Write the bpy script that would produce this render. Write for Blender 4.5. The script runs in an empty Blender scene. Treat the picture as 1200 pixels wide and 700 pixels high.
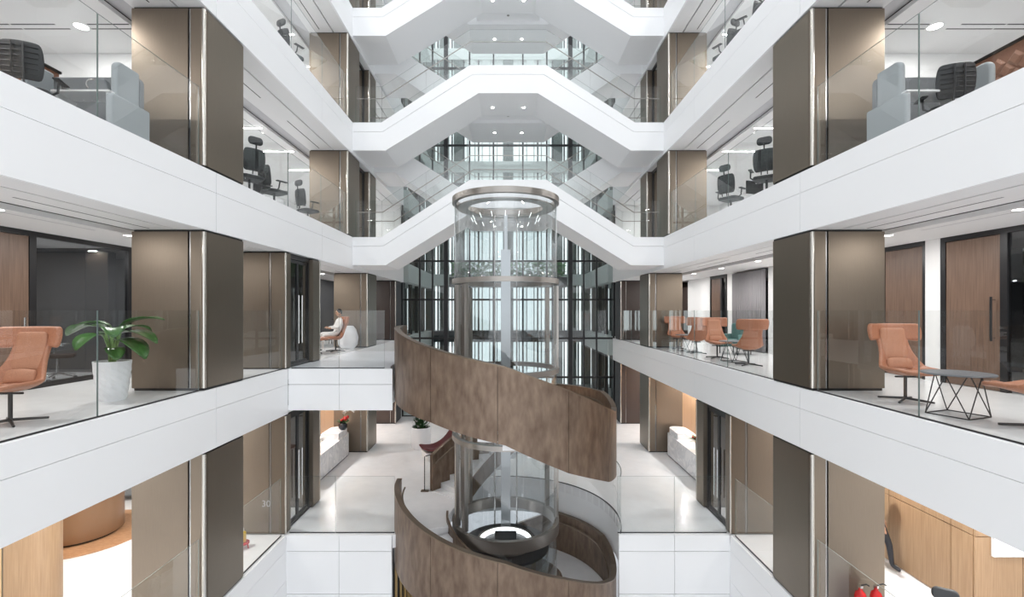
import bpy, bmesh, math, random
from mathutils import Vector, Matrix
random.seed(7)
C = bpy.context.scene.collection
SC = bpy.context.scene
PI = math.pi
EYE = 1.37
F = 558.0

# ---------------------------------------------------------------- camera, world, exposure
cam_d = bpy.data.cameras.new('camera')
cam = bpy.data.objects.new('camera', cam_d)
C.objects.link(cam)
cam.location = (0, 0, EYE)
cam.rotation_euler = (PI / 2, 0, 0)
cam_d.sensor_width = 36
cam_d.lens = F / 1200 * 36
cam_d.shift_x = 4.5 / 1200
cam_d.shift_y = 14 / 1200
cam_d.clip_start = 0.05
SC.camera = cam
w = bpy.data.worlds.new('overcast_sky')
SC.world = w
w.use_nodes = True
wb = w.node_tree.nodes['Background']
wb.inputs[0].default_value = (0.93, 0.965, 1.0, 1)
wb.inputs[1].default_value = 1.0
SC.view_settings.view_transform = 'Standard'
SC.view_settings.look = 'None'
SC.view_settings.gamma = 1
SC.view_settings.use_curve_mapping = False
SC.view_settings.exposure = 0.80
try:
    cy = SC.cycles
    cy.max_bounces = 14
    cy.diffuse_bounces = 7
    cy.glossy_bounces = 6
    cy.transmission_bounces = 8
    cy.transparent_max_bounces = 40
    cy.sample_clamp_indirect = 6
except Exception:
    pass

# ---------------------------------------------------------------- materials
def nt(m):
    m.use_nodes = True
    t = m.node_tree
    return t, t.nodes, t.links, t.nodes['Principled BSDF']

def mat(name, col, rough=0.5, metal=0.0, var=0.0, scale=(3, 3, 3), bump=0.0, coat=0.0, col2=None, detail=4, spec=None, objco=True):
    m = bpy.data.materials.new(name)
    t, N, L, b = nt(m)
    b.inputs['Base Color'].default_value = (*col, 1)
    b.inputs['Roughness'].default_value = rough
    b.inputs['Metallic'].default_value = metal
    if coat:
        b.inputs['Coat Weight'].default_value = coat
        b.inputs['Coat Roughness'].default_value = 0.05
    if spec is not None:
        b.inputs['Specular IOR Level'].default_value = spec
    if var or bump or col2:
        tc = N.new('ShaderNodeTexCoord')
        mp = N.new('ShaderNodeMapping')
        mp.inputs['Scale'].default_value = scale
        geo = N.new('ShaderNodeNewGeometry')
        L.new(geo.outputs['Position'] if not objco else tc.outputs['Object'], mp.inputs[0])
        nz = N.new('ShaderNodeTexNoise')
        nz.inputs['Detail'].default_value = detail
        L.new(mp.outputs[0], nz.inputs['Vector'])
        if var or col2:
            mx = N.new('ShaderNodeMix')
            mx.data_type = 'RGBA'
            c2 = col2 or tuple(min(1, c * (1 + var)) for c in col)
            c1 = col if col2 else tuple(c * (1 - var) for c in col)
            mx.inputs[6].default_value = (*c1, 1)
            mx.inputs[7].default_value = (*c2, 1)
            rp = N.new('ShaderNodeMapRange')
            rp.inputs[1].default_value = 0.3
            rp.inputs[2].default_value = 0.7
            L.new(nz.outputs[0], rp.inputs[0])
            L.new(rp.outputs[0], mx.inputs[0])
            L.new(mx.outputs[2], b.inputs['Base Color'])
        if bump:
            bp = N.new('ShaderNodeBump')
            bp.inputs['Strength'].default_value = bump
            bp.inputs['Distance'].default_value = 0.02
            L.new(nz.outputs[0], bp.inputs['Height'])
            L.new(bp.outputs[0], b.inputs['Normal'])
    return m

def emis(name, col, s):
    m = bpy.data.materials.new(name)
    t, N, L, b = nt(m)
    b.inputs['Base Color'].default_value = (*col, 1)
    b.inputs['Emission Color'].default_value = (*col, 1)
    b.inputs['Emission Strength'].default_value = s
    return m

def glass(name, tint, refl0=0.05, rough=0.0):
    """clear sheet: tinted see-through plus angle dependent mirror reflection from the outer face"""
    m = bpy.data.materials.new(name)
    t, N, L, b = nt(m)
    out = N['Material Output']
    tr = N.new('ShaderNodeBsdfTransparent'); tr.inputs[0].default_value = (*tint, 1)
    gl = N.new('ShaderNodeBsdfGlossy'); gl.inputs['Roughness'].default_value = rough
    gl.inputs[0].default_value = (1, 1, 1, 1)
    lw = N.new('ShaderNodeLayerWeight'); lw.inputs[0].default_value = 0.5
    pw = N.new('ShaderNodeMath'); pw.operation = 'POWER'; pw.inputs[1].default_value = 4.0
    L.new(lw.outputs['Facing'], pw.inputs[0])
    ma = N.new('ShaderNodeMath'); ma.operation = 'MULTIPLY_ADD'
    ma.inputs[1].default_value = 0.85 - refl0; ma.inputs[2].default_value = refl0
    L.new(pw.outputs[0], ma.inputs[0])
    geo = N.new('ShaderNodeNewGeometry')
    sb = N.new('ShaderNodeMath'); sb.operation = 'SUBTRACT'; sb.inputs[0].default_value = 1.0
    L.new(geo.outputs['Backfacing'], sb.inputs[1])
    mu = N.new('ShaderNodeMath'); mu.operation = 'MULTIPLY'
    L.new(ma.outputs[0], mu.inputs[0]); L.new(sb.outputs[0], mu.inputs[1])
    mx = N.new('ShaderNodeMixShader')
    L.new(mu.outputs[0], mx.inputs[0]); L.new(tr.outputs[0], mx.inputs[1]); L.new(gl.outputs[0], mx.inputs[2])
    L.new(mx.outputs[0], out.inputs['Surface'])
    return m

def marble(name):
    m = bpy.data.materials.new(name)
    t, N, L, b = nt(m)
    b.inputs['Roughness'].default_value = 0.2
    geo = N.new('ShaderNodeNewGeometry')
    n1 = N.new('ShaderNodeTexNoise'); n1.inputs['Scale'].default_value = 1.6; n1.inputs['Detail'].default_value = 8; n1.inputs['Distortion'].default_value = 2.2
    L.new(geo.outputs['Position'], n1.inputs['Vector'])
    cr = N.new('ShaderNodeValToRGB')
    e = cr.color_ramp.elements
    e[0].position = 0.40; e[0].color = (0.84, 0.84, 0.85, 1)
    e[1].position = 0.62; e[1].color = (0.80, 0.80, 0.81, 1)
    k = cr.color_ramp.elements.new(0.50); k.color = (0.66, 0.67, 0.70, 1)
    L.new(n1.outputs[0], cr.inputs[0]); L.new(cr.outputs[0], b.inputs['Base Color'])
    return m

def wood(name, c1, c2, rough=0.45):
    m = mat(name, c1, rough, 0, 0, (9, 9, 0.35), 0.04, col2=c2, detail=6, objco=False)
    return m

M = {}
M['white'] = mat('white_panel_paint', (0.87, 0.875, 0.885), 0.35)
M['soffit'] = mat('white_soffit_paint', (0.92, 0.92, 0.93), 0.55)
M['ceil'] = mat('white_ceiling_paint', (0.80, 0.80, 0.80), 0.7)
M['ceil_grey'] = mat('grey_ceiling_metal', (0.50, 0.50, 0.52), 0.4)
M['floor'] = mat('polished_white_stone', (0.85, 0.85, 0.86), 0.20, 0, 0.03, (0.8, 0.8, 0.8), spec=0.35)
M['floor_grey'] = mat('pale_grey_stone', (0.74, 0.75, 0.78), 0.3, 0, 0.08, (0.5, 3.0, 1), objco=False)
M['office_floor'] = mat('grey_office_carpet', (0.58, 0.585, 0.60), 0.9, 0, 0.05, (20, 20, 20))
M['dark'] = mat('black_gap', (0.012, 0.012, 0.013), 0.5)
M['frame'] = mat('black_metal_frame', (0.02, 0.02, 0.022), 0.35, 0.3)
M['bronze'] = mat('brushed_bronze', (0.225, 0.185, 0.145), 0.42, 0.85, 0.05, (40, 40, 0.6))
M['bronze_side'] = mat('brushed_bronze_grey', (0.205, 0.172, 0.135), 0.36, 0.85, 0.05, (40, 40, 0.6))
M['bronze_lit'] = mat('bronze_corner_highlight', (0.62, 0.59, 0.54), 0.22, 1.0)  # paler bronze, the corner highlight is put into its colour
M['patina'] = mat('patinated_brown_bronze', (0.135, 0.089, 0.062), 0.42, 0.5, 0, (1.6, 1.6, 0.55), 0.0, col2=(0.25, 0.18, 0.132), detail=7, objco=False)
M['patina_rim'] = mat('bronze_rim', (0.20, 0.15, 0.11), 0.32, 0.8)
M['steel'] = mat('brushed_steel', (0.62, 0.62, 0.61), 0.25, 1.0)
M['lift_metal'] = mat('lift_grey_bronze', (0.36, 0.335, 0.31), 0.3, 0.85)
M['mast'] = mat('light_grey_mast', (0.50, 0.52, 0.54), 0.35, 0.6)
M['glass'] = glass('clear_glass', (0.965, 0.975, 0.972), 0.055)
M['glass_edge'] = mat('green_glass_edge', (0.16, 0.20, 0.19), 0.15)
M['lift_glass'] = glass('lift_glass', (0.93, 0.945, 0.95), 0.10)
M['curtain'] = glass('green_solar_glass', (0.80, 0.845, 0.835), 0.12)
M['room_glass'] = glass('meeting_room_glass', (0.78, 0.79, 0.80), 0.07)
M['walnut'] = wood('walnut_veneer', (0.11, 0.066, 0.045), (0.18, 0.112, 0.078))
M['oak'] = wood('oak_veneer', (0.33, 0.205, 0.115), (0.42, 0.28, 0.165))
M['oak_pale'] = wood('pale_oak_veneer', (0.60, 0.42, 0.21), (0.68, 0.50, 0.28))
M['tan'] = mat('tan_lacquer', (0.55, 0.34, 0.20), 0.5)
M['desk_brown'] = mat('brown_lacquer', (0.27, 0.155, 0.085), 0.35, 0.2)
M['parquet'] = mat('oak_parquet', (0.42, 0.22, 0.11), 0.4, 0, 0, (2, 9, 2), 0.03, col2=(0.56, 0.33, 0.19), objco=False)
M['marble'] = marble('veined_marble')
M['leather'] = mat('tan_leather', (0.40, 0.165, 0.09), 0.48, 0, 0.14, (9, 9, 9), 0.05)
M['leather_pad'] = mat('tan_suede', (0.44, 0.20, 0.115), 0.62, 0, 0.12, (14, 14, 14), 0.05)
M['quilt'] = mat('brown_quilted_leather', (0.27, 0.125, 0.08), 0.75, 0, 0.1, (8, 8, 8))
M['teal'] = mat('teal_fabric', (0.10, 0.20, 0.19), 0.8, 0, 0.1, (20, 20, 20))
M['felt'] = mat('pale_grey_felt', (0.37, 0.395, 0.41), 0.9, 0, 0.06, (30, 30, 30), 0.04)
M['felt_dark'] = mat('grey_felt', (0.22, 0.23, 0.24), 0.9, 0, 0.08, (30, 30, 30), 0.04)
M['black'] = mat('black_plastic', (0.022, 0.023, 0.026), 0.4)
M['mesh'] = mat('black_chair_mesh', (0.035, 0.037, 0.04), 0.55)
M['table_grey'] = mat('dark_grey_table_top', (0.13, 0.14, 0.155), 0.4)
M['desk_white'] = mat('white_desk_laminate', (0.78, 0.78, 0.78), 0.3)
M['pot'] = mat('white_glazed_pot', (0.80, 0.81, 0.83), 0.3)
M['soil'] = mat('soil', (0.05, 0.035, 0.025), 0.9, 0, 0.3, (30, 30, 30))
M['leaf'] = mat('green_leaf', (0.022, 0.085, 0.018), 0.32, 0, 0, (3, 14, 3), 0.05, col2=(0.06, 0.16, 0.035))
M['shrub'] = mat('bright_shrub', (0.22, 0.50, 0.20), 0.5, 0, 0.25, (5, 5, 5))
M['leaf_light'] = mat('pale_green_leaf', (0.22, 0.36, 0.13), 0.4, 0, 0.15, (5, 5, 5))
M['leaf_dark'] = mat('dark_green_foliage', (0.02, 0.075, 0.018), 0.5, 0, 0.3, (9, 9, 9))
M['petal'] = mat('white_petal', (0.82, 0.80, 0.78), 0.5)
M['red_petal'] = mat('red_petal', (0.45, 0.02, 0.02), 0.5)
M['vase'] = mat('dark_blue_vase', (0.015, 0.02, 0.03), 0.2)
M['burgundy'] = mat('burgundy_velvet', (0.10, 0.014, 0.016), 0.5, 0, 0.15, (6, 6, 6))
M['red'] = mat('red_enamel', (0.55, 0.012, 0.015), 0.25)
M['yellow'] = mat('yellow_liquid', (0.75, 0.50, 0.06), 0.3)
M['shirt'] = mat('white_shirt', (0.80, 0.79, 0.77), 0.8)
M['skin'] = mat('skin', (0.52, 0.30, 0.20), 0.5)
M['hair'] = mat('black_hair', (0.015, 0.012, 0.011), 0.5)
M['trouser'] = mat('dark_trousers', (0.03, 0.032, 0.04), 0.8)
M['rust_shirt'] = mat('rust_top', (0.36, 0.13, 0.06), 0.8)
M['drape'] = mat('grey_drape', (0.27, 0.26, 0.27), 0.85)
M['dark_wall'] = mat('charcoal_wall', (0.05, 0.052, 0.056), 0.6)
M['room_wall'] = mat('meeting_room_grey', (0.10, 0.102, 0.106), 0.6)
M['maroon_wall'] = mat('brown_lacquer_wall', (0.055, 0.038, 0.032), 0.4)
M['screen'] = mat('monitor_black', (0.01, 0.01, 0.012), 0.15)
M['screen_on'] = emis('lit_screen', (0.95, 0.97, 1.0), 1.4)
M['lamp'] = emis('lamp_white', (1.0, 0.97, 0.93), 14.0)
M['lamp_strong'] = emis('linear_lamp_white', (1.0, 0.98, 0.96), 20.0)
M['led'] = emis('led_ring', (0.95, 0.98, 1.0), 2.0)
M['warm_led'] = emis('warm_led_strip', (1.0, 0.85, 0.6), 4.0)
M['gold'] = mat('gold_slat', (0.50, 0.33, 0.14), 0.4, 0.3)
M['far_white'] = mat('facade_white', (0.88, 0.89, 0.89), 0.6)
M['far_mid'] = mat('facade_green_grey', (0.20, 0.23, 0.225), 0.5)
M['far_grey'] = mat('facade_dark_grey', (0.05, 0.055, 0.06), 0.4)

# ---------------------------------------------------------------- mesh helpers
class MB:
    def __init__(s):
        s.v = []; s.f = []; s.m = []; s.uv = None
    def add(s, vs, fs, mi=0):
        o = len(s.v)
        s.v += [tuple(p) for p in vs]
        for f in fs:
            s.f.append([i + o for i in f]); s.m.append(mi)
        return s
    def box(s, x0, x1, y0, y1, z0, z1, mi=0, thin=None):
        if x0 > x1: x0, x1 = x1, x0
        if y0 > y1: y0, y1 = y1, y0
        if z0 > z1: z0, z1 = z1, z0
        vs = [(x0, y0, z0), (x1, y0, z0), (x1, y1, z0), (x0, y1, z0), (x0, y0, z1), (x1, y0, z1), (x1, y1, z1), (x0, y1, z1)]
        fs = [(0, 3, 2, 1), (4, 5, 6, 7), (0, 1, 5, 4), (1, 2, 6, 5), (2, 3, 7, 6), (3, 0, 4, 7)]
        o = len(s.v); s.v += vs
        big = None
        if thin is not None:
            d = (x1 - x0, y1 - y0, z1 - z0)
            big = {0: (3, 5), 1: (2, 4), 2: (0, 1)}[d.index(min(d))]
        for i, f in enumerate(fs):
            s.f.append([k + o for k in f]); s.m.append(mi if big is None or i in big else thin)
        return s
    def prism(s, poly, a, b, axis='y', mi=0, thin=None):
        """extrude a polygon; axis y: poly in (x,z); axis z: poly in (x,y); axis x: poly in (y,z)"""
        n = len(poly)
        def P(p, t):
            return {'y': (p[0], t, p[1]), 'z': (p[0], p[1], t), 'x': (t, p[0], p[1])}[axis]
        ar = sum(poly[i][0] * poly[(i + 1) % n][1] - poly[(i + 1) % n][0] * poly[i][1] for i in range(n))
        if ar < 0: poly = poly[::-1]
        if axis == 'y': poly = poly[::-1]
        if a > b: a, b = b, a
        o = len(s.v)
        s.v += [P(p, a) for p in poly] + [P(p, b) for p in poly]
        s.f.append([o + i for i in range(n)][::-1]); s.m.append(mi)
        s.f.append([o + n + i for i in range(n)]); s.m.append(mi)
        for i in range(n):
            j = (i + 1) % n
            s.f.append([o + i, o + j, o + n + j, o + n + i]); s.m.append(mi if thin is None else thin)
        return s
    def tube(s, pts, r, n=8, mi=0, closed=False, cap=True):
        pts = [Vector(p) for p in pts]
        k = len(pts)
        rr = r if isinstance(r, (list, tuple)) else [r] * k
        o = len(s.v)
        prev = None
        for i, p in enumerate(pts):
            if closed:
                t = pts[(i + 1) % k] - pts[i - 1]
            else:
                t = pts[min(i + 1, k - 1)] - pts[max(i - 1, 0)]
            t.normalize()
            if prev is None:
                u = t.orthogonal().normalized()
            else:
                u = prev - t * prev.dot(t)
                u = u.normalized() if u.length > 1e-6 else t.orthogonal().normalized()
            prev = u
            q = t.cross(u)
            for j in range(n):
                a = 2 * PI * j / n
                s.v.append(tuple(p + (u * math.cos(a) + q * math.sin(a)) * rr[i]))
        for i in range(k if closed else k - 1):
            for j in range(n):
                a = o + i * n + j; b = o + i * n + (j + 1) % n
                i2 = (i + 1) % k
                c = o + i2 * n + (j + 1) % n; d = o + i2 * n + j
                s.f.append([a, b, c, d]); s.m.append(mi)
        if cap and not closed:
            s.f.append([o + j for j in range(n)][::-1]); s.m.append(mi)
            s.f.append([o + (k - 1) * n + j for j in range(n)]); s.m.append(mi)
        return s
    def lathe(s, prof, n=24, c=(0, 0, 0), mi=0, a0=0, a1=2 * PI):
        """profile (r,z) bottom to top"""
        o = len(s.v); k = len(prof)
        full = abs(a1 - a0 - 2 * PI) < 1e-6
        cols = n if full else n + 1
        for j in range(cols):
            a = a0 + (a1 - a0) * j / n
            for r, z in prof:
                s.v.append((c[0] + r * math.cos(a), c[1] + r * math.sin(a), c[2] + z))
        for j in range(n):
            j2 = (j + 1) % cols
            for i in range(k - 1):
                s.f.append([o + j * k + i, o + j2 * k + i, o + j2 * k + i + 1, o + j * k + i + 1]); s.m.append(mi)
        return s
    def grid(s, pts, mi=0):
        o = len(s.v); R = len(pts); Q = len(pts[0])
        for row in pts: s.v += [tuple(p) for p in row]
        for i in range(R - 1):
            for j in range(Q - 1):
                s.f.append([o + i * Q + j, o + i * Q + j + 1, o + (i + 1) * Q + j + 1, o + (i + 1) * Q + j]); s.m.append(mi)
        return s
    def ball(s, c, r, n=8, mi=0, sc=(1, 1, 1)):
        prof = [(max(1e-4, r * math.cos(-PI / 2 + PI * i / n)), r * math.sin(-PI / 2 + PI * i / n)) for i in range(n + 1)]
        o = len(s.v)
        s.lathe(prof, n + 4, (0, 0, 0), mi)
        for i in range(o, len(s.v)):
            p = s.v[i]; s.v[i] = (c[0] + p[0] * sc[0], c[1] + p[1] * sc[1], c[2] + p[2] * sc[2])
        return s
    def sector(s, cx, cy, r0, r1, a0, a1, zt0, zt1, zb0, zb1, n=None, mi=0):
        """curved block: inner/outer radius, angles in degrees, top and bottom vary linearly, or are functions of the angle"""
        n = n or max(1, int(abs(a1 - a0) / 4))
        ft = zt0 if callable(zt0) else (lambda a: zt0 + (zt1 - zt0) * (a - a0) / (a1 - a0))
        fb = zb0 if callable(zb0) else (lambda a: zb0 + (zb1 - zb0) * (a - a0) / (a1 - a0))
        o = len(s.v)
        for i in range(n + 1):
            a = a0 + (a1 - a0) * i / n; t = math.radians(a); c, q = math.cos(t), math.sin(t)
            s.v += [(cx + r0 * c, cy + r0 * q, fb(a)), (cx + r1 * c, cy + r1 * q, fb(a)), (cx + r1 * c, cy + r1 * q, ft(a)), (cx + r0 * c, cy + r0 * q, ft(a))]
        for i in range(n):
            A = o + 4 * i; B = A + 4
            for p, q in ((0, 1), (1, 2), (2, 3), (3, 0)):
                s.f.append([A + p, A + q, B + q, B + p][::-1]); s.m.append(mi)
        s.f.append([o, o + 1, o + 2, o + 3]); s.m.append(mi)
        e = o + 4 * n
        s.f.append([e + 3, e + 2, e + 1, e]); s.m.append(mi)
        return s
    def xf(s, mtx, start=0):
        for i in range(start, len(s.v)):
            s.v[i] = tuple(mtx @ Vector(s.v[i]))
        return s
    def build(s, name, mats, parent=None, smooth=False, bevel=0, solid=0, sub=0, loc=None, rz=0):
        me = bpy.data.meshes.new(name)
        me.from_pydata(s.v, [], s.f)
        if not isinstance(mats, (list, tuple)): mats = [mats]
        for m in mats: me.materials.append(M[m] if isinstance(m, str) else m)
        if len(mats) > 1:
            me.polygons.foreach_set('material_index', s.m)
        if smooth:
            me.polygons.foreach_set('use_smooth', [True] * len(me.polygons))
            me.set_sharp_from_angle(angle=math.radians(38))
        me.update()
        o = bpy.data.objects.new(name, me)
        C.objects.link(o)
        if parent is not None: o.parent = parent
        if loc is not None: o.location = loc
        if rz: o.rotation_euler.z = rz
        if solid:
            q = o.modifiers.new('solid', 'SOLIDIFY'); q.thickness = solid; q.offset = 0
        if sub:
            q = o.modifiers.new('sub', 'SUBSURF'); q.levels = sub; q.render_levels = sub
        if bevel:
            q = o.modifiers.new('bevel', 'BEVEL'); q.width = bevel; q.segments = 3; q.limit_method = 'ANGLE'
        return o

def thing(name, label, cat, loc=(0, 0, 0), rz=0, group=None):
    o = bpy.data.objects.new(name, None)
    C.objects.link(o)
    o.empty_display_size = 0.1
    o.location = loc; o.rotation_euler.z = rz
    o['label'] = label; o['category'] = cat
    if group: o['group'] = group
    return o

def tag(o, label, cat, group=None):
    o['label'] = label; o['category'] = cat
    if group: o['group'] = group
    return o

KIDS = {}
def struct(o):
    o['kind'] = 'structure'
    return o

def kids(o):
    return [c for c in bpy.data.objects if c.parent is o]

def dup(root, loc, rz, label, group=None):
    def cp(o, par):
        c = o.copy(); C.objects.link(c); c.parent = par
        for k in kids(o): cp(k, c)
        return c
    r = root.copy(); C.objects.link(r)
    r.location = loc; r.rotation_euler.z = rz
    r['label'] = label
    if group: r['group'] = group
    for k in kids(root): cp(k, r)
    return r

def box(name, m, x0, x1, y0, y1, z0, z1, parent=None, bevel=0):
    return MB().box(x0, x1, y0, y1, z0, z1).build(name, m, parent, bevel=bevel)

def pane(parent, x0, x1, y0, y1, z0, z1, name='glass_pane', m='glass'):
    return MB().box(x0, x1, y0, y1, z0, z1, 0, thin=1).build(name, [m, 'glass_edge'], parent)

def rnd_poly(w, h, r, n=5, x0=0, y0=0):
    """rounded rectangle outline, counter clockwise, lower left corner at x0,y0"""
    out = []
    for cx, cy, a in ((w - r, r, -90), (w - r, h - r, 0), (r, h - r, 90), (r, r, 180)):
        for i in range(n + 1):
            t = math.radians(a + 90 * i / n)
            out.append((x0 + cx + r * math.cos(t), y0 + cy + r * math.sin(t)))
    return out

# ---------------------------------------------------------------- levels
L1, L2, L3, L4, L5, L6, L7 = -7.7, -3.85, 0.0, 3.8, 7.6, 11.4, 15.2
X = 5.15
FY, BY = 11.1, 11.2      # front edges of the lobby floor and of the lounge bridge
BAND = 1.05
Y0, Y1 = -6.0, 23.45
CX, CY = -0.065, 12.1        # centre of the lift and of the spiral stair
WORD = {L2: 'lobby level', L3: 'lounge level', L4: 'lower office level', L5: 'middle office level', L6: 'upper office level', L7: 'topmost level'}
SIDE = {-1: 'left', 1: 'right'}

# ---------------------------------------------------------------- structure: slabs, ceilings, fascias
def fascia_side(par, s, L, y0, y1, band=BAND, split=0.36):
    """white panels of a gallery edge, an upper and a lower row with an open joint between"""
    y = y0
    while y < y1 - 0.05:
        ye = min(y + 4.8, y1)
        a, b = y + 0.004, ye - 0.004
        MB().box(s * X, s * (X + 0.05), a, b, L - split + 0.003, L).build('fascia_panel', 'white', par)
        MB().box(s * X, s * (X + 0.05), a, b, L - band, L - split - 0.003).build('fascia_panel', 'white', par)
        y = ye
    MB().box(s * (X + 0.05), s * (X + 0.07), y0, y1, L - band + 0.01, L - 0.01).build('backing_strip', 'ceil_grey', par)

def slab(s, L, xo, fmat):
    fl = MB().box(s * (X + 0.07), s * xo, Y0, Y1, L - 0.25, L).build('floor', fmat)
    struct(fl)
    if L == L2: fascia_side(fl, s, L, Y0, FY - 0.055)
    elif L == L3 and s < 0:
        fascia_side(fl, s, L, Y0, BY - 0.055); fascia_side(fl, s, L, 16.0, Y1)
    else: fascia_side(fl, s, L, Y0, Y1)
    return fl

def ceiling_for(s, L, xo, slots=True, lights=True):
    zb = L - BAND
    m = MB()
    m.box(s * (X + 0.05), s * 5.62, Y0, Y1, zb, zb + 0.08)
    m.box(s * 5.66, s * 6.42, Y0, Y1, zb, zb + 0.08)
    m.box(s * 6.42, s * 6.85, Y0, Y1, zb + 0.10, zb + 0.16, 1)
    m.box(s * 6.85, s * xo, Y0, Y1, zb, zb + 0.08)
    m.box(s * (X + 0.07), s * xo, Y0, Y1, zb + 0.17, zb + 0.3, 2)
    c = struct(m.build('ceiling', ['ceil', 'ceil_grey', 'dark']))
    if slots:
        y = Y0 + 1
        while y < Y1 - 3:
            MB().box(s * 6.02, s * 6.045, y, y + 2.2, zb - 0.0015, zb + 0.01).build('slot_diffuser', 'dark', c)
            y += 3.6
    return c

for s in (-1, 1):
    slab(s, L2, 13.5, 'floor'); slab(s, L3, 12.0, 'floor')
    slab(s, L4, 10.4, 'office_floor'); slab(s, L5, 10.4, 'office_floor'); slab(s, L6, 10.4, 'office_floor')
    ceiling_for(s, L3, 13.5, slots=False); ceiling_for(s, L4, 12.0)
    ceiling_for(s, L5, 10.4); ceiling_for(s, L6, 10.4)
    # top gallery edge closes the atrium below its roof opening
    fl = struct(MB().box(s * (X + 0.07), s * 10.4, Y0, Y1, L7 - 0.25, L7).build('floor', 'ceil'))
    fascia_side(fl, s, L7, Y0, Y1)
    ceiling_for(s, L7, 10.4)
    struct(box('wall_' + SIDE[s], 'ceil', s * 10.4, s * 10.5, Y0, Y1, L4, L7))
    struct(box('wall_' + SIDE[s], 'ceil', s * 13.5, s * 13.6, Y0, Y1, L2, L3 - 0.3))
    struct(box('wall_' + SIDE[s], 'dark_wall', s * 12.0, s * 12.1, Y0, Y1, L3, L4 - 0.3))
    # far ends of the galleries
    struct(box('wall_back', 'maroon_wall', s * 5.3, s * 13.5, Y1 + 0.02, Y1 + 0.12, L2, L3 - 0.25))
    struct(box('wall_back', 'maroon_wall', s * 6.6, s * 12.0, Y1 + 0.02, Y1 + 0.12, L3, L4 - 0.25))
    struct(box('wall_back', 'ceil', s * 5.3, s * 10.4, Y1 + 0.02, Y1 + 0.12, L4, L7))
    # shaft walls of the atrium below the lobby
    wl = struct(box('wall_' + SIDE[s], 'white', s * X, s * (X + 0.05), Y0, 11.1, L1, L2 - BAND - 0.01))

struct(box('floor', 'floor', -13, 13, Y0, Y1, L1 - 0.2, L1))

def arc(cx, cy, r, a0, a1, n=24):
    return [(cx + r * math.cos(math.radians(a0 + (a1 - a0) * i / n)), cy + r * math.sin(math.radians(a0 + (a1 - a0) * i / n))) for i in range(n + 1)]

# lobby floor: from its front edge to the glass wall, with the round stair opening
RH = 2.82
aL = 180 + math.degrees(math.asin((CY - FY) / RH)); aR = -math.degrees(math.asin((CY - FY) / RH))
poly = [(-X - 0.07, FY)] + arc(CX, CY, RH, aL, aR, 40) + [(X + 0.07, FY), (X + 0.07, Y1), (-X - 0.07, Y1)]
lob = struct(MB().prism(poly, L2 - 0.25, L2, 'z').build('floor', 'floor'))
hw = MB().sector(CX, CY, RH, RH + 0.05, aR, 143, L2 - 0.002, L2 - 0.002, L2 - BAND, L2 - BAND, 40)
hw.build('opening_edge', 'white', lob, smooth=True)
MB().sector(CX, CY, 1.45, RH, 143, aL + 1, L2 - 0.002, L2 - 0.002, L2 - 0.3, L2 - 0.3, 14).build('landing', 'floor', lob)
xs = CX - math.sqrt(RH ** 2 - 1)
xe = CX + math.sqrt(RH ** 2 - 1)
for a, b in ((-X, xs), (xe, X)):
    mid = (a + b) / 2
    for p, q in ((a, mid), (mid, b)):
        MB().box(p + 0.004, q - 0.004, FY - 0.05, FY, L2 - 0.37, L2).build('fascia_panel', 'white', lob)
        MB().box(p + 0.004, q - 0.004, FY - 0.05, FY, L2 - 1.36, L2 - 0.382).build('fascia_panel', 'white', lob)
        MB().box(p + 0.004, q - 0.004, FY - 0.05, FY, L1 + 0.02, L2 - 1.372).build('fascia_panel', 'white', lob)
    MB().box(a, b, FY, FY + 0.03, L1, L2 - 0.26).build('backing_strip', 'ceil_grey', lob)

# lounge bridge on the left
aB = 180 + math.degrees(math.asin((CY - BY) / 2.84))
bp = [(-X - 0.07, BY)] + arc(CX, CY, 2.84, aB, 150, 12) + [(-2.85, 16.0), (-X - 0.07, 16.0)]
br = struct(MB().prism(bp, L3 - 0.25, L3, 'z').build('floor', 'floor_grey'))
xb = CX - math.sqrt(2.84 ** 2 - 0.81)
for a, b in ((-X, -X + (xb + X) * 0.5), (-X + (xb + X) * 0.5, xb + 0.05)):
    MB().box(a + 0.004, b - 0.004, BY - 0.05, BY, L3 - 0.36, L3).build('fascia_panel', 'white', br)
    MB().box(a + 0.004, b - 0.004, BY - 0.05, BY, L3 - BAND + 0.08, L3 - 0.372).build('fascia_panel', 'white', br)
MB().box(-X, xb, BY, BY + 0.02, L3 - 0.9, L3 - 0.02).build('backing_strip', 'ceil_grey', br)
MB().prism([(p[0], p[1]) for p in bp], L3 - BAND + 0.08, L3 - BAND + 0.14, 'z').build('soffit', 'soffit', br)
MB().sector(CX, CY, 2.84, 2.89, 151, aB, L3 - 0.002, L3 - 0.002, L3 - BAND + 0.08, L3 - BAND + 0.08, 12).build('opening_edge', 'white', br, smooth=True)

# ---------------------------------------------------------------- scissor stairs of the upper levels
def topf(x):
    x = abs(x)
    return 0.0 if x >= 4.2 else 1.9 if x <= 1.27 else 1.9 * (4.2 - x) / 2.93
BK = [-X, -4.2, -1.27, 1.27, 4.2, X]
BKB = [-X, -4.06, -0.98, 0.98, 4.06, X]
def front_line(off, t):      # t blends the break points from the top edge to the underside
    return [(BK[i] + (BKB[i] - BK[i]) * t, (0, 0, 1.9, 1.9, 0, 0)[i] + off) for i in range(6)]
BR = [-X, -4.2, -1.27, 1.27, 4.2, X]
BRB = [-X, -4.34, -1.52, 1.52, 4.34, X]
def rear_line(off, t):
    return [(BR[i] + (BRB[i] - BR[i]) * t, (3.8, 3.8, 1.9, 1.9, 3.8, 3.8)[i] + off) for i in range(6)]
YF0, YF1, YR0, YR1 = 15.77, 17.65, 18.3, 20.4

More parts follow.
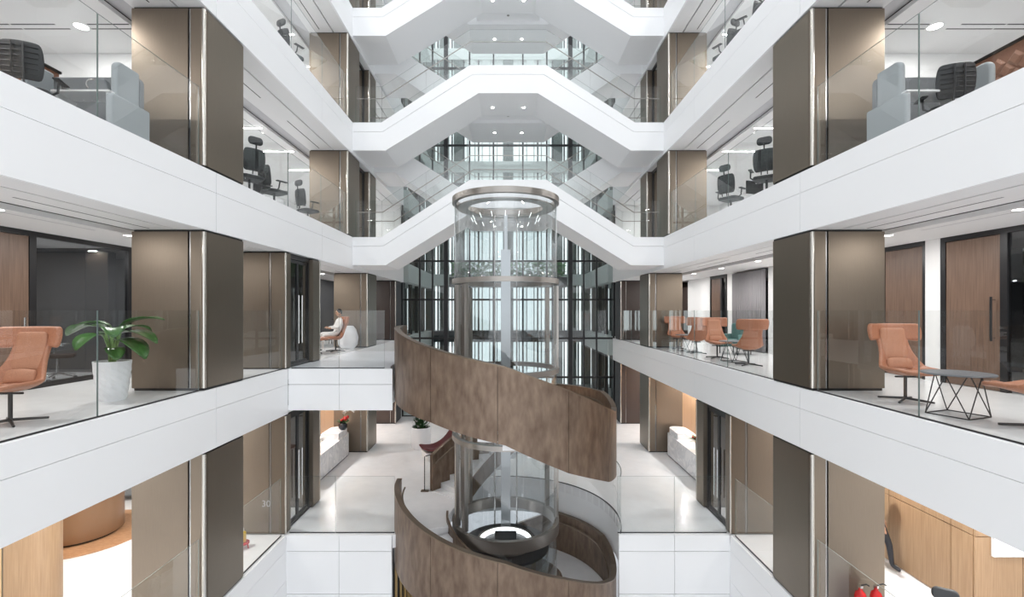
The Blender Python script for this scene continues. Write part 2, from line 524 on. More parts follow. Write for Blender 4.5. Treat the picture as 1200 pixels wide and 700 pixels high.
def scissor(L, label):
    t = thing('scissor_stair', label, 'staircase', (0, 0, L))
    th = 0.93
    def band(y, yy):
        MB().prism(front_line(0, 0) + front_line(-0.30, 0.32)[::-1], y, yy).build('fascia_panel', 'white', t)
        MB().prism(front_line(-0.312, 0.335) + front_line(-th, 1)[::-1], y, yy).build('fascia_panel', 'white', t)
    band(YF0, YF0 + 0.05)
    band(YF1 - 0.05, YF1)
    MB().prism(front_line(-0.28, 0.3) + front_line(-th + 0.004, 1)[::-1], YF0 + 0.05, YF1 - 0.05).build('flight_slab', 'soffit', t)
    def rband(y, yy):
        MB().prism(rear_line(0, 0) + rear_line(-th, 1)[::-1], y, yy).build('fascia_panel', 'white', t)
    rband(YR0, YR0 + 0.05); rband(YR1 - 0.05, YR1)
    MB().prism(rear_line(-0.28, 0.3) + rear_line(-th + 0.004, 1)[::-1], YR0 + 0.05, YR1 - 0.05).build('flight_slab', 'soffit', t)
    MB().box(-1.2, 1.2, YF1, YR0, 1.9 - 0.93 + 0.14, 1.88).build('landing_slab', 'soffit', t)
    for s in (-1, 1):
        for k in range(11):
            xa = 4.2 - 2.93 * k / 11; xb_ = 4.2 - 2.93 * (k + 1) / 11
            z = 1.9 * k / 11 - 0.02
            MB().box(s * xa, s * xb_, YF0 + 0.06, YF1 - 0.06, z - 0.3, z - 0.02).build('tread', 'floor', t)
            z2 = 3.8 - 1.9 * (k + 1) / 11 - 0.02
            MB().box(s * xa, s * xb_, YR0 + 0.06, YR1 - 0.06, z2 - 0.3, z2 - 0.02).build('tread', 'floor', t)
        # glass sides
        for y, hi in ((YF0 + 0.07, 0), (YF1 - 0.09, 0), (YR0 + 0.07, 1), (YR1 - 0.09, 1)):
            f = (lambda x: 3.8 - topf(x)) if hi else topf
            segs = [(5.08, 4.21), (4.2, 2.74), (2.73, 1.28)] + ([(1.27, 0.005)] if s else [])
            for a, b in segs:
                q = [(s * a, f(a) - 0.05), (s * b, f(b) - 0.05), (s * b, f(b) + 1.22), (s * a, f(a) + 1.22)]
                MB().prism(q, y, y + 0.014, 'y', 0, thin=1).build('glass_pane', ['glass', 'glass_edge'], t)
    for y, hi in ((YF0 + 0.14, 0), (YF1 - 0.15, 0), (YR0 + 0.14, 1), (YR1 - 0.15, 1)):
        ln = rear_line(0.85, 0) if hi else front_line(0.85, 0)
        ln = [(max(-5.05, min(5.05, a)), b) for a, b in ln]
        MB().tube([(a, y, b) for a, b in ln], 0.017, 8).build('handrail', 'lift_metal', t, smooth=True)
    for x, y in ((-2.6, 16.7), (2.6, 16.7), (-0.55, 16.9), (0.55, 16.9), (-0.55, 19.3), (0.55, 19.3)):
        if abs(x) > 1: z = topf(x) - 0.93 - 0.105
        else: z = 1.9 - 0.93 - 0.004
        MB().lathe([(0.0005, -0.001), (0.045, -0.001), (0.055, 0.01)], 12, (x, y, z)).build('downlight', 'lamp', t)
    for y in (17.97,):
        MB().lathe([(0.0005, -0.02), (0.05, -0.02), (0.06, 0.02)], 12, (0, y, 1.12)).build('smoke_detector', 'lift_metal', t)
    return t
st0 = scissor(L4, 'white scissor stair rising just behind the top of the glass lift')
dup(st0, (0, 0, L5), 0, 'white scissor stair in the middle of the three, clear above the lift')
dup(st0, (0, 0, L6), 0, 'topmost white scissor stair, cut by the upper edge of the picture')

# ---------------------------------------------------------------- bronze columns
def column(s, y0, L, top, label, wdt=1.24, dep=1.24, x=X + 0.015, fm='bronze', sm='bronze_side'):
    """clad column, inner corner at x, near face at y0; parts keep a dark shadow gap top and bottom"""
    t = thing('bronze_column', label, 'column', (s * x, y0, L))
    h = top - L
    zb, zt = 0.045, h - 0.035
    MB().box(s * 0.03, s * (wdt - 0.02), 0.03, dep - 0.03, 0, h).build('core', 'dark', t)
    r = 0.07
    # inner panel wraps the rounded corner
    def wrap(yc, sg):
        ar = [(s * (r - r * math.cos(math.radians(a))), yc + sg * (r - r * math.sin(math.radians(a)))) for a in range(0, 91, 15)]
        return ar
    near = [(s * 0.235, 0), (s * r, 0)] + wrap(0, 1)[::-1][1:]
    inn = [(s * 0.022, r + 0.006), (s * r, 0.024), (s * 0.235, 0.024)]
    MB().prism(near + inn, zb, zt, 'z').build('corner_panel', fm, t, smooth=True)
    MB().box(s * 0, s * 0.02, r + 0.012, dep - r, zb, zt).build('side_panel', sm, t)
    MB().tube([(s * 0.028, 0.028, zb), (s * 0.028, 0.028, zt)], 0.034, 14).build('corner_highlight', 'bronze_lit', t, smooth=True)  # pale strip added to paint the highlight along the rounded corner
    MB().box(s * 0.245, s * 0.262, 0.012, 0.03, zb, zt).build('groove_trim', 'steel', t)
    MB().box(s * 0.285, s * wdt, 0, 0.024, zb, zt).build('front_panel', fm, t)
    far = [(s * 0.235, dep), (s * r, dep)] + wrap(dep, -1)[::-1][1:]
    inf = [(s * 0.022, dep - r - 0.006), (s * r, dep - 0.024), (s * 0.235, dep - 0.024)]
    MB().prism(far + inf, zb, zt, 'z').build('corner_panel', fm, t, smooth=True)
    MB().box(s * 0.285, s * wdt, dep - 0.024, dep, zb, zt).build('back_panel', fm, t)
    MB().box(s * (wdt - 0.02), s * wdt, 0.026, dep - 0.026, zb, zt).build('side_panel', sm, t)
    return t
for s in (-1, 1):
    for L, T in ((L2, L3), (L3, L4), (L4, L5)):
        column(s, 8.1, L, T - BAND - 0.002, 'large bronze column nearest the viewer on the %s of the %s' % (SIDE[s], WORD[L]))
    for L, T in ((L2, L3), (L3, L4)):
        column(s, 17.5, L, T - BAND - 0.002, 'bronze column towards the far end on the %s of the %s' % (SIDE[s], WORD[L]))
        column(s, 21.9, L, T - BAND - 0.002, 'dark brown clad column next to the glass wall on the %s of the %s' % (SIDE[s], WORD[L]), 1.1, 1.1, X + 0.015, 'maroon_wall', 'dark_wall')
    for L, T in ((L4, L5), (L5, L6), (L6, L7)):
        column(s, 15.35, L, T - BAND - 0.002, 'bronze column where the stair meets the %s gallery, %s' % (SIDE[s], WORD[L]))
        column(s, 17.75, L, T - BAND - 0.002, 'dark bronze pier beyond the stair on the %s gallery, %s' % (SIDE[s], WORD[L]), 1.3, 0.9)

# entrance portals: clad wall end, glazed door pair, pier
def portal(s, y0, L, top, y_end, label, wl=2.1, panel=True):
    t = thing('entrance_portal', label, 'doorway', (s * (X + 0.015), y0, L))
    h = top - L; d = y_end - y0
    zb, zt = 0.03, h - 0.03
    y1 = 0.25 if panel else 0.03
    if panel:
        MB().box(s * 0.03, s * wl, 0.03, 0.24, 0, h).build('core', 'dark', t)
        MB().box(s * 0.0, s * 0.34, 0, 0.025, zb, zt).build('front_panel', 'bronze', t)
        MB().box(s * 0.355, s * 0.385, 0.004, 0.03, zb, zt).build('groove_trim', 'lift_metal', t)
        MB().box(s * 0.40, s * wl, 0, 0.025, zb, zt).build('front_panel', 'bronze', t)
        MB().tube([(s * 0.012, 0.012, zb), (s * 0.012, 0.012, zt)], 0.022, 10).build('corner_highlight', 'bronze_lit', t, smooth=True)  # painted highlight running down the portal corner
        MB().box(0, s * 0.025, 0.03, 0.24, zb, zt).build('return_panel', 'bronze_side', t)
    yp = d - 0.5
    xin = 0.10
    # pier
    MB().box(s * 0.02, s * wl, yp + 0.02, d - 0.02, 0, h).build('core', 'dark', t)
    MB().box(0, s * 0.022, yp + 0.03, d - 0.06, zb, zt).build('pier_panel', 'bronze_side', t)
    MB().box(0.0, s * wl, d - 0.022, d, zb, zt).build('pier_panel', 'bronze', t)
    MB().box(0.0, s * wl, yp, yp + 0.022, zb, zt).build('pier_panel', 'bronze_side', t)
    MB().tube([(s * 0.012, d - 0.03, zb), (s * 0.012, d - 0.03, zt)], 0.024, 10).build('corner_highlight', 'bronze_lit', t, smooth=True)  # painted highlight on the far corner of the pier
    # door frame and leaves
    MB().box(s * xin, s * (xin + 0.08), y1, yp, h - 0.12, h).build('door_head', 'frame', t)
    MB().box(s * xin, s * (xin + 0.08), y1, y1 + 0.06, 0, h - 0.12).build('door_jamb', 'frame', t)
    MB().box(s * xin, s * (xin + 0.08), yp - 0.06, yp, 0, h - 0.12).build('door_jamb', 'frame', t)
    MB().box(s * (xin - 0.02), s * (xin + 0.1), y1, yp, 0, 0.05).build('door_sill', 'frame', t)
    ym = (y1 + yp) / 2
    for a, b, hs in ((y1 + 0.065, ym - 0.005, -1), (ym + 0.005, yp - 0.065, 1)):
        lf = MB().box(s * (xin + 0.02), s * (xin + 0.06), a, a + 0.05, 0.05, h - 0.13)
        lf.box(s * (xin + 0.02), s * (xin + 0.06), b - 0.05, b, 0.05, h - 0.13)
        lf.box(s * (xin + 0.02), s * (xin + 0.06), a + 0.05, b - 0.05, 0.05, 0.12)
        lf.box(s * (xin + 0.02), s * (xin + 0.06), a + 0.05, b - 0.05, h - 0.2, h - 0.13)
        lo = lf.build('door_leaf', 'frame', t)
        pane(lo, s * (xin + 0.035), s * (xin + 0.045), a + 0.05, b - 0.05, 0.12, h - 0.2, m='room_glass')
        yh = b - 0.09 if hs < 0 else a + 0.09
        MB().tube([(s * (xin - 0.05), yh, 0.55), (s * (xin - 0.05), yh, 1.75)], 0.018, 8).build('handle', 'steel', lo, smooth=True)
    return t
portal(-1, 11.07, L2, L3 - BAND - 0.01, 13.1, 'bronze portal with glass doors left of the lobby, beside the marble desk')
portal(1, 11.07, L2, L3 - BAND - 0.01, 13.1, 'bronze portal with glass doors right of the lobby, beside the marble desk')
portal(-1, 11.07, L3, L4 - BAND - 0.01, 13.1, 'bronze portal with glass doors opening on the white lounge bridge')
for s in (-1, 1):
    for L, T in ((L4, L5), (L5, L6)):
        g = thing('glass_door', 'narrow black framed glass door between the bronze columns, %s of the %s' % (SIDE[s], WORD[L]), 'door', (s * (X + 0.2), 16.62, L))
        h = T - BAND - L - 0.01
        for a, b in ((0, 0.07), (1.02, 1.1)):
            MB().box(0, s * 0.08, a, b, 0, h).build('door_jamb', 'frame', g)
        MB().box(0, s * 0.08, 0.07, 1.02, h - 0.1, h).build('door_head', 'frame', g)
        pane(g, s * 0.03, s * 0.05, 0.07, 1.02, 0.01, h - 0.1, m='room_glass')
        MB().tube([(-s * 0.03, 0.2, 0.6), (-s * 0.03, 0.2, 1.5)], 0.016, 8).build('handle', 'steel', g, smooth=True)

# ---------------------------------------------------------------- glass balustrades
def rail_run(s, L, cuts, label, x=X + 0.10, h=EYE):
    t = thing('glass_balustrade', label, 'balustrade', (s * x, cuts[0][0], L))
    yb = cuts[0][0]
    for a, b in cuts:
        n = max(1, round((b - a) / 2.0)); st = (b - a) / n
        for i in range(n):
            p, q = a + i * st - yb + 0.006, a + (i + 1) * st - yb - 0.006
            pn = pane(t, -s * 0.007, s * 0.007, p, q, 0.0, h)
            MB().box(-s * 0.012, s * 0.012, p, q, 0.0, 0.018).build('base_channel', 'frame', pn)
        if a > 8.2:
            MB().box(s * 0.0, s * 0.03, a - yb + 0.05, a - yb + 0.09, h - 0.2, h - 0.16).build('clamp', 'steel', t)
    return t
for s in (-1, 1):
    for L in (L4, L5, L6):
        rail_run(s, L, [(0.1, 8.08), (9.36, 15.33)] if L == L4 else [(0.1, 15.33)], 'glass balustrade along the %s gallery of the %s' % (SIDE[s], WORD[L]))
rail_run(-1, L3, [(0.1, 8.08), (9.36, 11.04)], 'glass balustrade before the meeting room and potted plant, left of the lounge level')
rail_run(1, L3, [(0.1, 8.08), (9.36, 17.48), (18.76, 21.86)], 'long glass balustrade before the tan lounge chairs, right of the lounge level')
rail_run(-1, L2, [(1.1, 8.08), (9.36, 11.0)], 'glass balustrade edging the floor left of the lobby level', h=1.33)
rail_run(1, L2, [(1.1, 8.08), (9.36, 11.0)], 'glass balustrade edging the floor right of the lobby level', h=1.33)

def rail_x(L, y, xs_, label, h):
    t = thing('glass_balustrade', label, 'balustrade', (xs_[0], y, L))
    for a, b in zip(xs_[:-1], xs_[1:]):
        pn = pane(t, a - xs_[0] + 0.006, b - xs_[0] - 0.006, -0.007, 0.007, 0, h)
        MB().box(a - xs_[0] + 0.006, b - xs_[0] - 0.006, -0.012, 0.012, 0, 0.018).build('base_channel', 'frame', pn)
    return t
rail_x(L3, BY + 0.07, [-X + 0.02, -4.0, -2.92], 'glass balustrade across the front of the white lounge bridge', EYE)
rail_x(L2, FY + 0.07, [-X + 0.02, -4.05, -2.66], 'glass balustrade at the lobby edge left of the spiral stair', 1.33)
rt = rail_x(L2, FY + 0.07, [2.56, 3.9, X - 0.02], 'glass balustrade at the lobby edge right of the spiral stair, curving round its opening', 1.33)
rt2 = rt
for a, b in ((aR + 1, 8), (8.3, 38), (38.3, 68), (68.3, 98)):
    m = MB().sector(CX - 2.56, CY - FY - 0.07, RH + 0.03, RH + 0.044, a, b, 1.33, 1.33, 0, 0, 10)
    m.build('curved_glass_pane', ['glass'], rt2, smooth=True)
    MB().sector(CX - 2.56, CY - FY - 0.07, RH + 0.028, RH + 0.046, a, b, 1.342, 1.342, 1.33, 1.33, 10).build('top_edge', 'glass_edge', rt2, smooth=True)
    MB().sector(CX - 2.56, CY - FY - 0.07, RH + 0.025, RH + 0.05, a, b, 0.02, 0.02, 0, 0, 10).build('base_channel', 'frame', rt2, smooth=True)

# ---------------------------------------------------------------- spiral stair
def interp(tb, a):
    if a <= tb[0][0]: return tb[0][1]
    for (p, v), (q, u) in zip(tb[:-1], tb[1:]):
        if a <= q: return v + (u - v) * (a - p) / (q - p)
    return tb[-1][1]
TOP = [(176, -.41), (200, -.45), (236, -.79), (270, -1.12), (298, -1.63), (320, -2.08), (338, -2.38), (352, -2.40), (375, -2.2), (418, -2.22), (440, -2.7), (503, -4.2)]
BOT = [(176, -2.06), (190, -2.10), (204, -2.16), (236, -2.31), (270, -2.65), (298, -3.31), (328, -3.84), (345, -3.95), (418, -3.95), (440, -4.35), (490, -5.2), (503, -5.2)]
RO = 2.75
def spiral(dz, a_start, a_stop, label, seams, foot=True):
    t = thing('spiral_stair', label, 'staircase', (CX, CY, dz))
    tp = lambda a: interp(TOP, a) + EYE
    bt = lambda a: interp(BOT, a) + EYE
    for a, b in zip(seams[:-1], seams[1:]):
        p = MB().sector(0, 0, RO - 0.035, RO, a + 0.12, b - 0.12, tp, 0, bt, 0, max(3, int((b - a) / 3))).build('balustrade_panel', 'patina', t, smooth=True)
        MB().sector(0, 0, RO - 0.11, RO - 0.06, a + 0.05, b - 0.05, lambda z: tp(z) - 0.01, 0, lambda z: max(bt(z), tp(z) - 1.5), 0, max(3, int((b - a) / 3))).build('lining_panel', 'patina', t, smooth=True)
        MB().sector(0, 0, RO - 0.12, RO + 0.004, a, b, lambda z: tp(z) + 0.02, 0, lambda z: tp(z) - 0.01, 0, max(3, int((b - a) / 3))).build('rim', 'patina_rim', t, smooth=True)
    MB().sector(0, 0, 1.45, 1.50, seams[0], seams[-1], lambda z: tp(z) - 0.80, 0, lambda z: tp(z) - 1.32, 0, 90).build('inner_stringer', 'patina', t, smooth=True)
    MB().sector(0, 0, 1.45, RO - 0.06, seams[0], seams[-1], lambda z: tp(z) - 1.30, 0, lambda z: tp(z) - 1.36, 0, 90).build('soffit', 'soffit', t, smooth=True)
    hr = [(0.0 + (RO - 0.19) * math.cos(math.radians(a)), (RO - 0.19) * math.sin(math.radians(a)), tp(a) - 0.22) for a in range(int(seams[0]), int(seams[-1]) + 1, 4)]
    MB().tube(hr, 0.022, 8).build('handrail', 'patina_rim', t, smooth=True)
    # treads: landing, first run, half landing, second run
    def tread(a, b, z, hh=0.3):
        MB().sector(0, 0, 1.48, RO - 0.11, a, b, z, z, z - hh, z - hh, max(1, int((b - a) / 5))).build('tread', 'floor', t)
    tread(seams[0], 203, 0.0, 0.12)
    for k in range(12):
        tread(203 + 132 * k / 12, 203 + 132 * (k + 1) / 12, -1.92 * (k + 1) / 12.0 * 1.0)
    tread(335, 420, -1.93, 0.12)
    for k in range(12):
        tread(420 + 83 * k / 12, 420 + 83 * (k + 1) / 12, -1.93 - 1.9 * (k + 1) / 12.0)
    return t
s1 = spiral(0, 176, 503, 'upper turn of the brown patinated spiral stair, from lounge bridge to lobby', [170, 176.5, 207, 236, 267, 298, 330, 352, 375, 397, 419, 440, 461, 482, 503])
s2 = spiral(-3.87, 180, 470, 'lower turn of the brown patinated spiral stair, below the lobby floor', [180, 207, 236, 267, 298, 330, 352, 375, 397, 419, 440, 461])
# framed glass guard at the foot of the upper turn
g = thing('glass_guard', 'small dark framed glass panel at the foot of the spiral stair', 'balustrade', (CX, CY, L2))
gz = lambda a: 1.0 + max(0, (140 - a)) * 0.019
MB().sector(0, 0, 2.86, 2.872, 118, 145, gz, 0, lambda a: 0.02, 0, 8).build('glass_pane', 'glass', g, smooth=True)
def gp(a, z, r=2.866): return (r * math.cos(math.radians(a)), r * math.sin(math.radians(a)), z)
MB().tube([gp(145, 0), gp(145, gz(145))] + [gp(a, gz(a)) for a in range(144, 116, -4)], 0.014, 6).build('frame_bar', 'frame', g, smooth=True)
MB().box(gp(145, 0)[0] - 0.1, gp(145, 0)[0] + 0.12, gp(145, 0)[1] - 0.06, gp(145, 0)[1] + 0.06, 0, 0.03).build('base_plate', 'patina_rim', g)

# ---------------------------------------------------------------- glass lift
lift = thing('glass_lift', 'tall round glass lift shaft standing inside the spiral stair', 'lift', (CX, CY, L1))
RT = 1.30
def ring(z0, z1, ro=RT + 0.05, ri=RT - 0.06, m='lift_metal'):
    return MB().sector(0, 0, ri, ro, 0, 360, z1 - L1, z1 - L1, z0 - L1, z0 - L1, 64).build('ring_beam', m, lift, smooth=True)
e = EYE
RINGS = [(e - 9.0, e - 8.85), (e - 5.52, e - 5.24), (e - 3.2, e - 3.08), (e - 1.55, e - 1.43), (e + 0.66, e + 0.78), (e + 2.68, e + 2.82)]
for a, b in RINGS: ring(a, b)
for (a, b), (c, d) in zip(RINGS[:-1], RINGS[1:]):
    for k in range(8):
        MB().sector(0, 0, RT - 0.012, RT, 45 * k + 22.8, 45 * k + 67.2, c - L1, c - L1, b - L1, b - L1, 10).build('curved_glass_pane', 'lift_glass', lift, smooth=True)
def jamb(a, z0, z1, w_=0.12, r=RT - 0.02, m='lift_metal'):
    t = math.radians(a)
    mm = MB().box(-0.06, 0.06, -w_ / 2, w_ / 2, z0 - L1, z1 - L1)
    mm.xf(Matrix.Translation((r * math.cos(t), r * math.sin(t), 0)) @ Matrix.Rotation(t, 4, 'Z'))
    return mm.build('door_jamb', m, lift)
for lo, hi in ((e - 1.42, e + 0.62), (e - 5.22, e - 3.2)):
    for a in (205, 222, 140, 155): jamb(a, lo, hi, 0.10)
    for a in (-2, 30): jamb(a, lo, hi, 0.05)
    MB().sector(0, 0, RT - 0.05, RT - 0.02, 156, 204, hi - L1, hi - L1, hi - 0.3 - L1, hi - 0.3 - L1, 12).build('door_header', 'lift_metal', lift, smooth=True)
MB().box(-0.13, 0.13, 0.78, 0.98, 0, e + 1.65 - L1).build('guide_mast', 'mast', lift, bevel=0.01)
MB().box(-0.045, 0.045, 0.82, 0.94, e + 1.65 - L1, e + 2.6 - L1).build('guide_rail', 'mast', lift)
MB().tube([(-0.30, 0.86, 0), (-0.30, 0.86, e + 2.6 - L1)], 0.02, 8).build('guide_rail', 'steel', lift, smooth=True)
MB().tube([(0.30, 0.86, 0), (0.30, 0.86, e + 2.6 - L1)], 0.02, 8).build('guide_rail', 'steel', lift, smooth=True)
MB().sector(0, 0, 0.95, RT - 0.07, 0, 360, e + 2.60 - L1, e + 2.60 - L1, e + 2.57 - L1, e + 2.57 - L1, 48).build('head_ring', 'lift_metal', lift, smooth=True)
# spokes with small lights under the shaft head
for k in range(16):
    a = 2 * PI * k / 16
    MB().tube([(0.82 * math.cos(a), 0.82 * math.sin(a), e + 2.25 - L1), (0.88 * math.cos(a), 0.88 * math.sin(a), e + 2.36 - L1)], 0.004, 6).build('head_light', 'led', lift)
cab = thing('lift_cab', 'dark round lift cab with a glowing white ring on its roof', 'lift cab', (CX, CY, L1 + 0.05))
zc = e - 5.9 - L1 - 0.05
MB().lathe([(0.001, zc - 0.06), (1.1, zc - 0.06), (1.1, zc), (0.001, zc)], 40).build('roof', 'black', cab, smooth=True)
MB().sector(0, 0, 0.60, 0.67, 0, 360, zc + 0.09, zc + 0.09, zc + 0.002, zc + 0.002, 48).build('light_ring', 'led', cab, smooth=True)
MB().sector(0, 0, 0.66, 0.72, 0, 360, zc + 0.10, zc + 0.10, zc + 0.0, zc + 0.0, 48).build('ring_housing', 'lift_metal', cab, smooth=True)
MB().box(-0.28, 0.28, -0.2, 0.28, zc, zc + 0.18).build('machine_box', 'black', cab, bevel=0.02)
MB().sector(0, 0, 1.08, 1.1, 0, 360, zc - 0.06, zc - 0.06, 0.06, 0.06, 48).build('cab_glass', 'lift_glass', cab, smooth=True)
MB().lathe([(0.001, 0), (1.1, 0), (1.1, 0.06), (0.001, 0.06)], 40).build('cab_floor', 'lift_metal', cab, smooth=True)

# ---------------------------------------------------------------- glass wall at the far end and the wing beyond it
win = MB()
XS = [-5.2, -4.35, -3.72, -3.06, -1.9, -0.72, 0.72, 1.9, 3.06, 3.72, 4.35, 5.2]
ZS = [L2, L2 + 1.93, L3, L3 + 1.9, L4, L4 + 1.9, L5, L5 + 1.9, L6, L6 + 1.9, L7]
win.box(-5.25, 5.25, Y1 + 0.02, Y1 + 0.1, L7 - 0.1, L7)
wo = struct(win.build('window_1', 'frame'))
for x in XS:
    w_ = 0.10 if abs(abs(x) - 3.06) < 0.01 else 0.035
    MB().box(x - w_, x + w_, Y1 - 0.06, Y1 + 0.08, L2, L7 - 0.1).build('mullion', 'frame', wo)
for z in ZS[:-1]:
    MB().box(-5.2, 5.2, Y1 - 0.03, Y1 + 0.06, z - 0.045, z + 0.045).build('transom', 'frame', wo)
for a, b in zip(XS[:-1], XS[1:]):
    for c, d in zip(ZS[:-1], ZS[1:]):
        MB().box(a + 0.03, b - 0.03, Y1 + 0.01, Y1 + 0.03, c + 0.04, d - 0.04).build('pane', 'curtain', wo)
# the wing beyond: side galleries and a far front of floors and fins, open to the daylight
wing = thing('far_wing', 'white office wing with dark window bars seen through the far glass wall', 'building', (0, 24.6, L2))
for s in (-1, 1):
    for L in (L2, L3, L4, L5, L6, L7, L7 + 3.8):
        MB().box(s * 5.15, s * 8.5, 0, 7.4, L - 0.95 - L2, L - L2).build('gallery_edge', 'far_white', wing)
    MB().box(s * 8.5, s * 8.7, 0, 7.4, 0, L7 - L2).build('side_wall', 'far_grey', wing)
    for k in range(4):
        MB().box(s * 5.5, s * 5.7, 0.6 + k * 1.9, 0.8 + k * 1.9, 0, L7 - L2).build('post', 'far_grey', wing)
for L in (L2, L3, L4, L5, L6, L7, L7 + 3.8, L7 + 7.6):
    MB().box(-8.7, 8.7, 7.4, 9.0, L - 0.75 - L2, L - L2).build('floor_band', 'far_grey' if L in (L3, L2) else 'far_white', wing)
for i in range(25):
    x = -3.0 + i * 0.25
    if i % 4 == 0 or i in (11, 13):
        MB().box(x - 0.05, x + 0.05, 7.5, 7.8, 0, 26.0).build('fin', 'far_grey', wing)
    elif i % 2:
        MB().box(x - 0.03, x + 0.03, 7.5, 7.8, 0, 26.0).build('fin', 'far_white', wing)
MB().box(-0.35, 0.35, 7.45, 7.85, 0, 26.0).build('pier', 'far_mid', wing)
for s in (-1, 1):
    for k in range(6):
        x0 = 3.05 + k * 0.95
        MB().box(s * x0, s * (x0 + 0.62), 7.5, 7.8, 0, 26.0).build('wall_panel', 'far_mid', wing)
        MB().box(s * (x0 + 0.70), s * (x0 + 0.78), 7.5, 7.8, 0, 26.0).build('fin', 'far_grey', wing)
struct(box('floor', 'far_white', -9, 9, Y1 + 0.15, 34, L2 - 0.3, L2 - 0.05))
# planted roof in front of the far wing
hedge = thing('roof_planter', 'long planter of green shrubs behind the far glass wall, framed by the lift', 'planter', (0, 29.5, L3 + 3.4))
MB().box(-3.6, 3.6, -0.5, 0.5, -0.6, 0.0).build('trough', 'far_grey', hedge)
hb = MB()
for i in range(900):
    x = random.uniform(-3.5, 3.5); y = random.uniform(-0.45, 0.45); z = random.uniform(0, 0.95)
    a = random.uniform(0, 6.28); r = random.uniform(0.14, 0.26)
    p = Vector((x, y, z)); u = Vector((math.cos(a), math.sin(a), random.uniform(-.5, .8))) * r; q = Vector((-math.sin(a), math.cos(a), 0.2)) * r * 0.5
    hb.add([p - u, p + q, p + u, p - q], [(0, 1, 2, 3)])
ho = hb.build('foliage', 'shrub', hedge); ho['kind'] = 'stuff'
#PART2
# ---------------------------------------------------------------- lamps
ORD = ['first', 'second', 'third', 'fourth', 'fifth', 'sixth', 'seventh', 'eighth', 'ninth']
def area(name, x, y, z, sx, sy, e, parent, col=(1, 0.985, 0.96)):
    d = bpy.data.lights.new(name, 'AREA'); d.shape = 'RECTANGLE'; d.size = sx; d.size_y = sy; d.energy = e; d.color = col
    o = bpy.data.objects.new(name, d); C.objects.link(o); o.location = (x, y, z); o.parent = parent
    return o
def linear_lamp(x0, x1, y, z, label, e, grp):
    t = thing('linear_lamp', label, 'ceiling lamp', ((x0 + x1) / 2, y, z), 0, grp)
    w_ = abs(x1 - x0) / 2
    MB().box(-w_, w_, -0.03, 0.03, -0.022, 0).build('housing', 'desk_white', t)
    MB().box(-w_ + 0.01, w_ - 0.01, -0.024, 0.024, -0.030, -0.0225).build('diffuser', 'lamp_strong', t)
    area('glow', 0, 0, -0.034, 2 * w_, 0.05, e, t)
    return t
def downlight(x, y, z, label, e, grp, r=0.075, col=(1, 0.98, 0.955)):
    t = thing('downlight', label, 'ceiling lamp', (x, y, z), 0, grp)
    MB().sector(0, 0, r, r + 0.015, 0, 360, 0.0, 0.0, -0.006, -0.006, 20).build('trim_ring', 'desk_white', t, smooth=True)
    MB().lathe([(0.0005, -0.003), (r, -0.003), (r, -0.001)], 20).build('diffuser', 'lamp', t)
    d = bpy.data.lights.new('glow', 'AREA'); d.shape = 'DISK'; d.size = r * 2; d.energy = e; d.color = col
    o = bpy.data.objects.new('glow', d); C.objects.link(o); o.location = (0, 0, -0.008); o.parent = t
    return t
for s in (-1, 1):
    for L in (L5, L6, L7):
        zc = L - BAND
        lv = {L5: 'lower', L6: 'middle', L7: 'upper'}[L]
        for y in (1.5, 4.5, 7.4, 11.4, 13.45, 15.45, 17.5, 19.6, 21.8):
            linear_lamp(s * 6.95, s * 8.05, y, zc - 0.001, '%s linear ceiling lamp from the viewer, %s gallery, %s office level' % (ORD[(1.5, 4.5, 7.4, 11.4, 13.45, 15.45, 17.5, 19.6, 21.8).index(y)], SIDE[s], lv), 26,
                        'linear lamps, %s gallery, %s office level' % (SIDE[s], lv))
    for i, y in enumerate((4.3, 6.5, 8.75, 11.0, 13.3, 15.6, 17.9, 20.1, 22.2)):
        downlight(s * 6.98, y, L4 - BAND, '%s round downlight from the viewer, %s ceiling of the lounge level' % (ORD[i], SIDE[s]), 21, 'downlights on the %s of the lounge level' % SIDE[s])
    for i, y in enumerate((5.5, 7.2, 9.7, 11.9, 14.0, 16.3, 18.9, 20.9)):
        downlight(s * 6.9, y, L3 - BAND, '%s round downlight from the viewer, %s ceiling of the lobby level' % (ORD[i], SIDE[s]), 36, 'downlights on the %s of the lobby level' % SIDE[s])
    for i, y in enumerate((6.0, 9.0, 11.5)):
        downlight(s * 10.5, y, L3 - BAND, '%s of three outer downlights from the viewer, %s ceiling of the lobby level' % (ORD[i], SIDE[s]), 26, 'deep downlights on the %s of the lobby level' % SIDE[s], col=(1, 0.94, 0.86))
    for y in (8.68,):
        downlight(s * 7.78, y, L5 - BAND, 'bright round downlight between the ceiling slots, %s of the lower office level' % SIDE[s], 14, None, 0.11)
    # air slots across the lower office ceiling
    cs = struct(MB().box(s * 6.86, s * 7.62, 8.60, 8.63, L5 - BAND - 0.002, L5 - BAND + 0.01).build('trim_1', 'dark'))
    for a, b, y in ((6.86, 7.66, 8.74), (8.2, 9.0, 8.60), (9.03, 10.0, 8.60), (8.05, 8.9, 8.74), (8.93, 10.0, 8.74)):
        MB().box(s * a, s * b, y, y + 0.03, L5 - BAND - 0.002, L5 - BAND + 0.01).build('slot_diffuser', 'dark', cs)
    cs = struct(MB().box(s * 7.1, s * 7.13, 5.6, 8.2, L4 - BAND - 0.002, L4 - BAND + 0.01).build('trim_2', 'ceil_grey'))

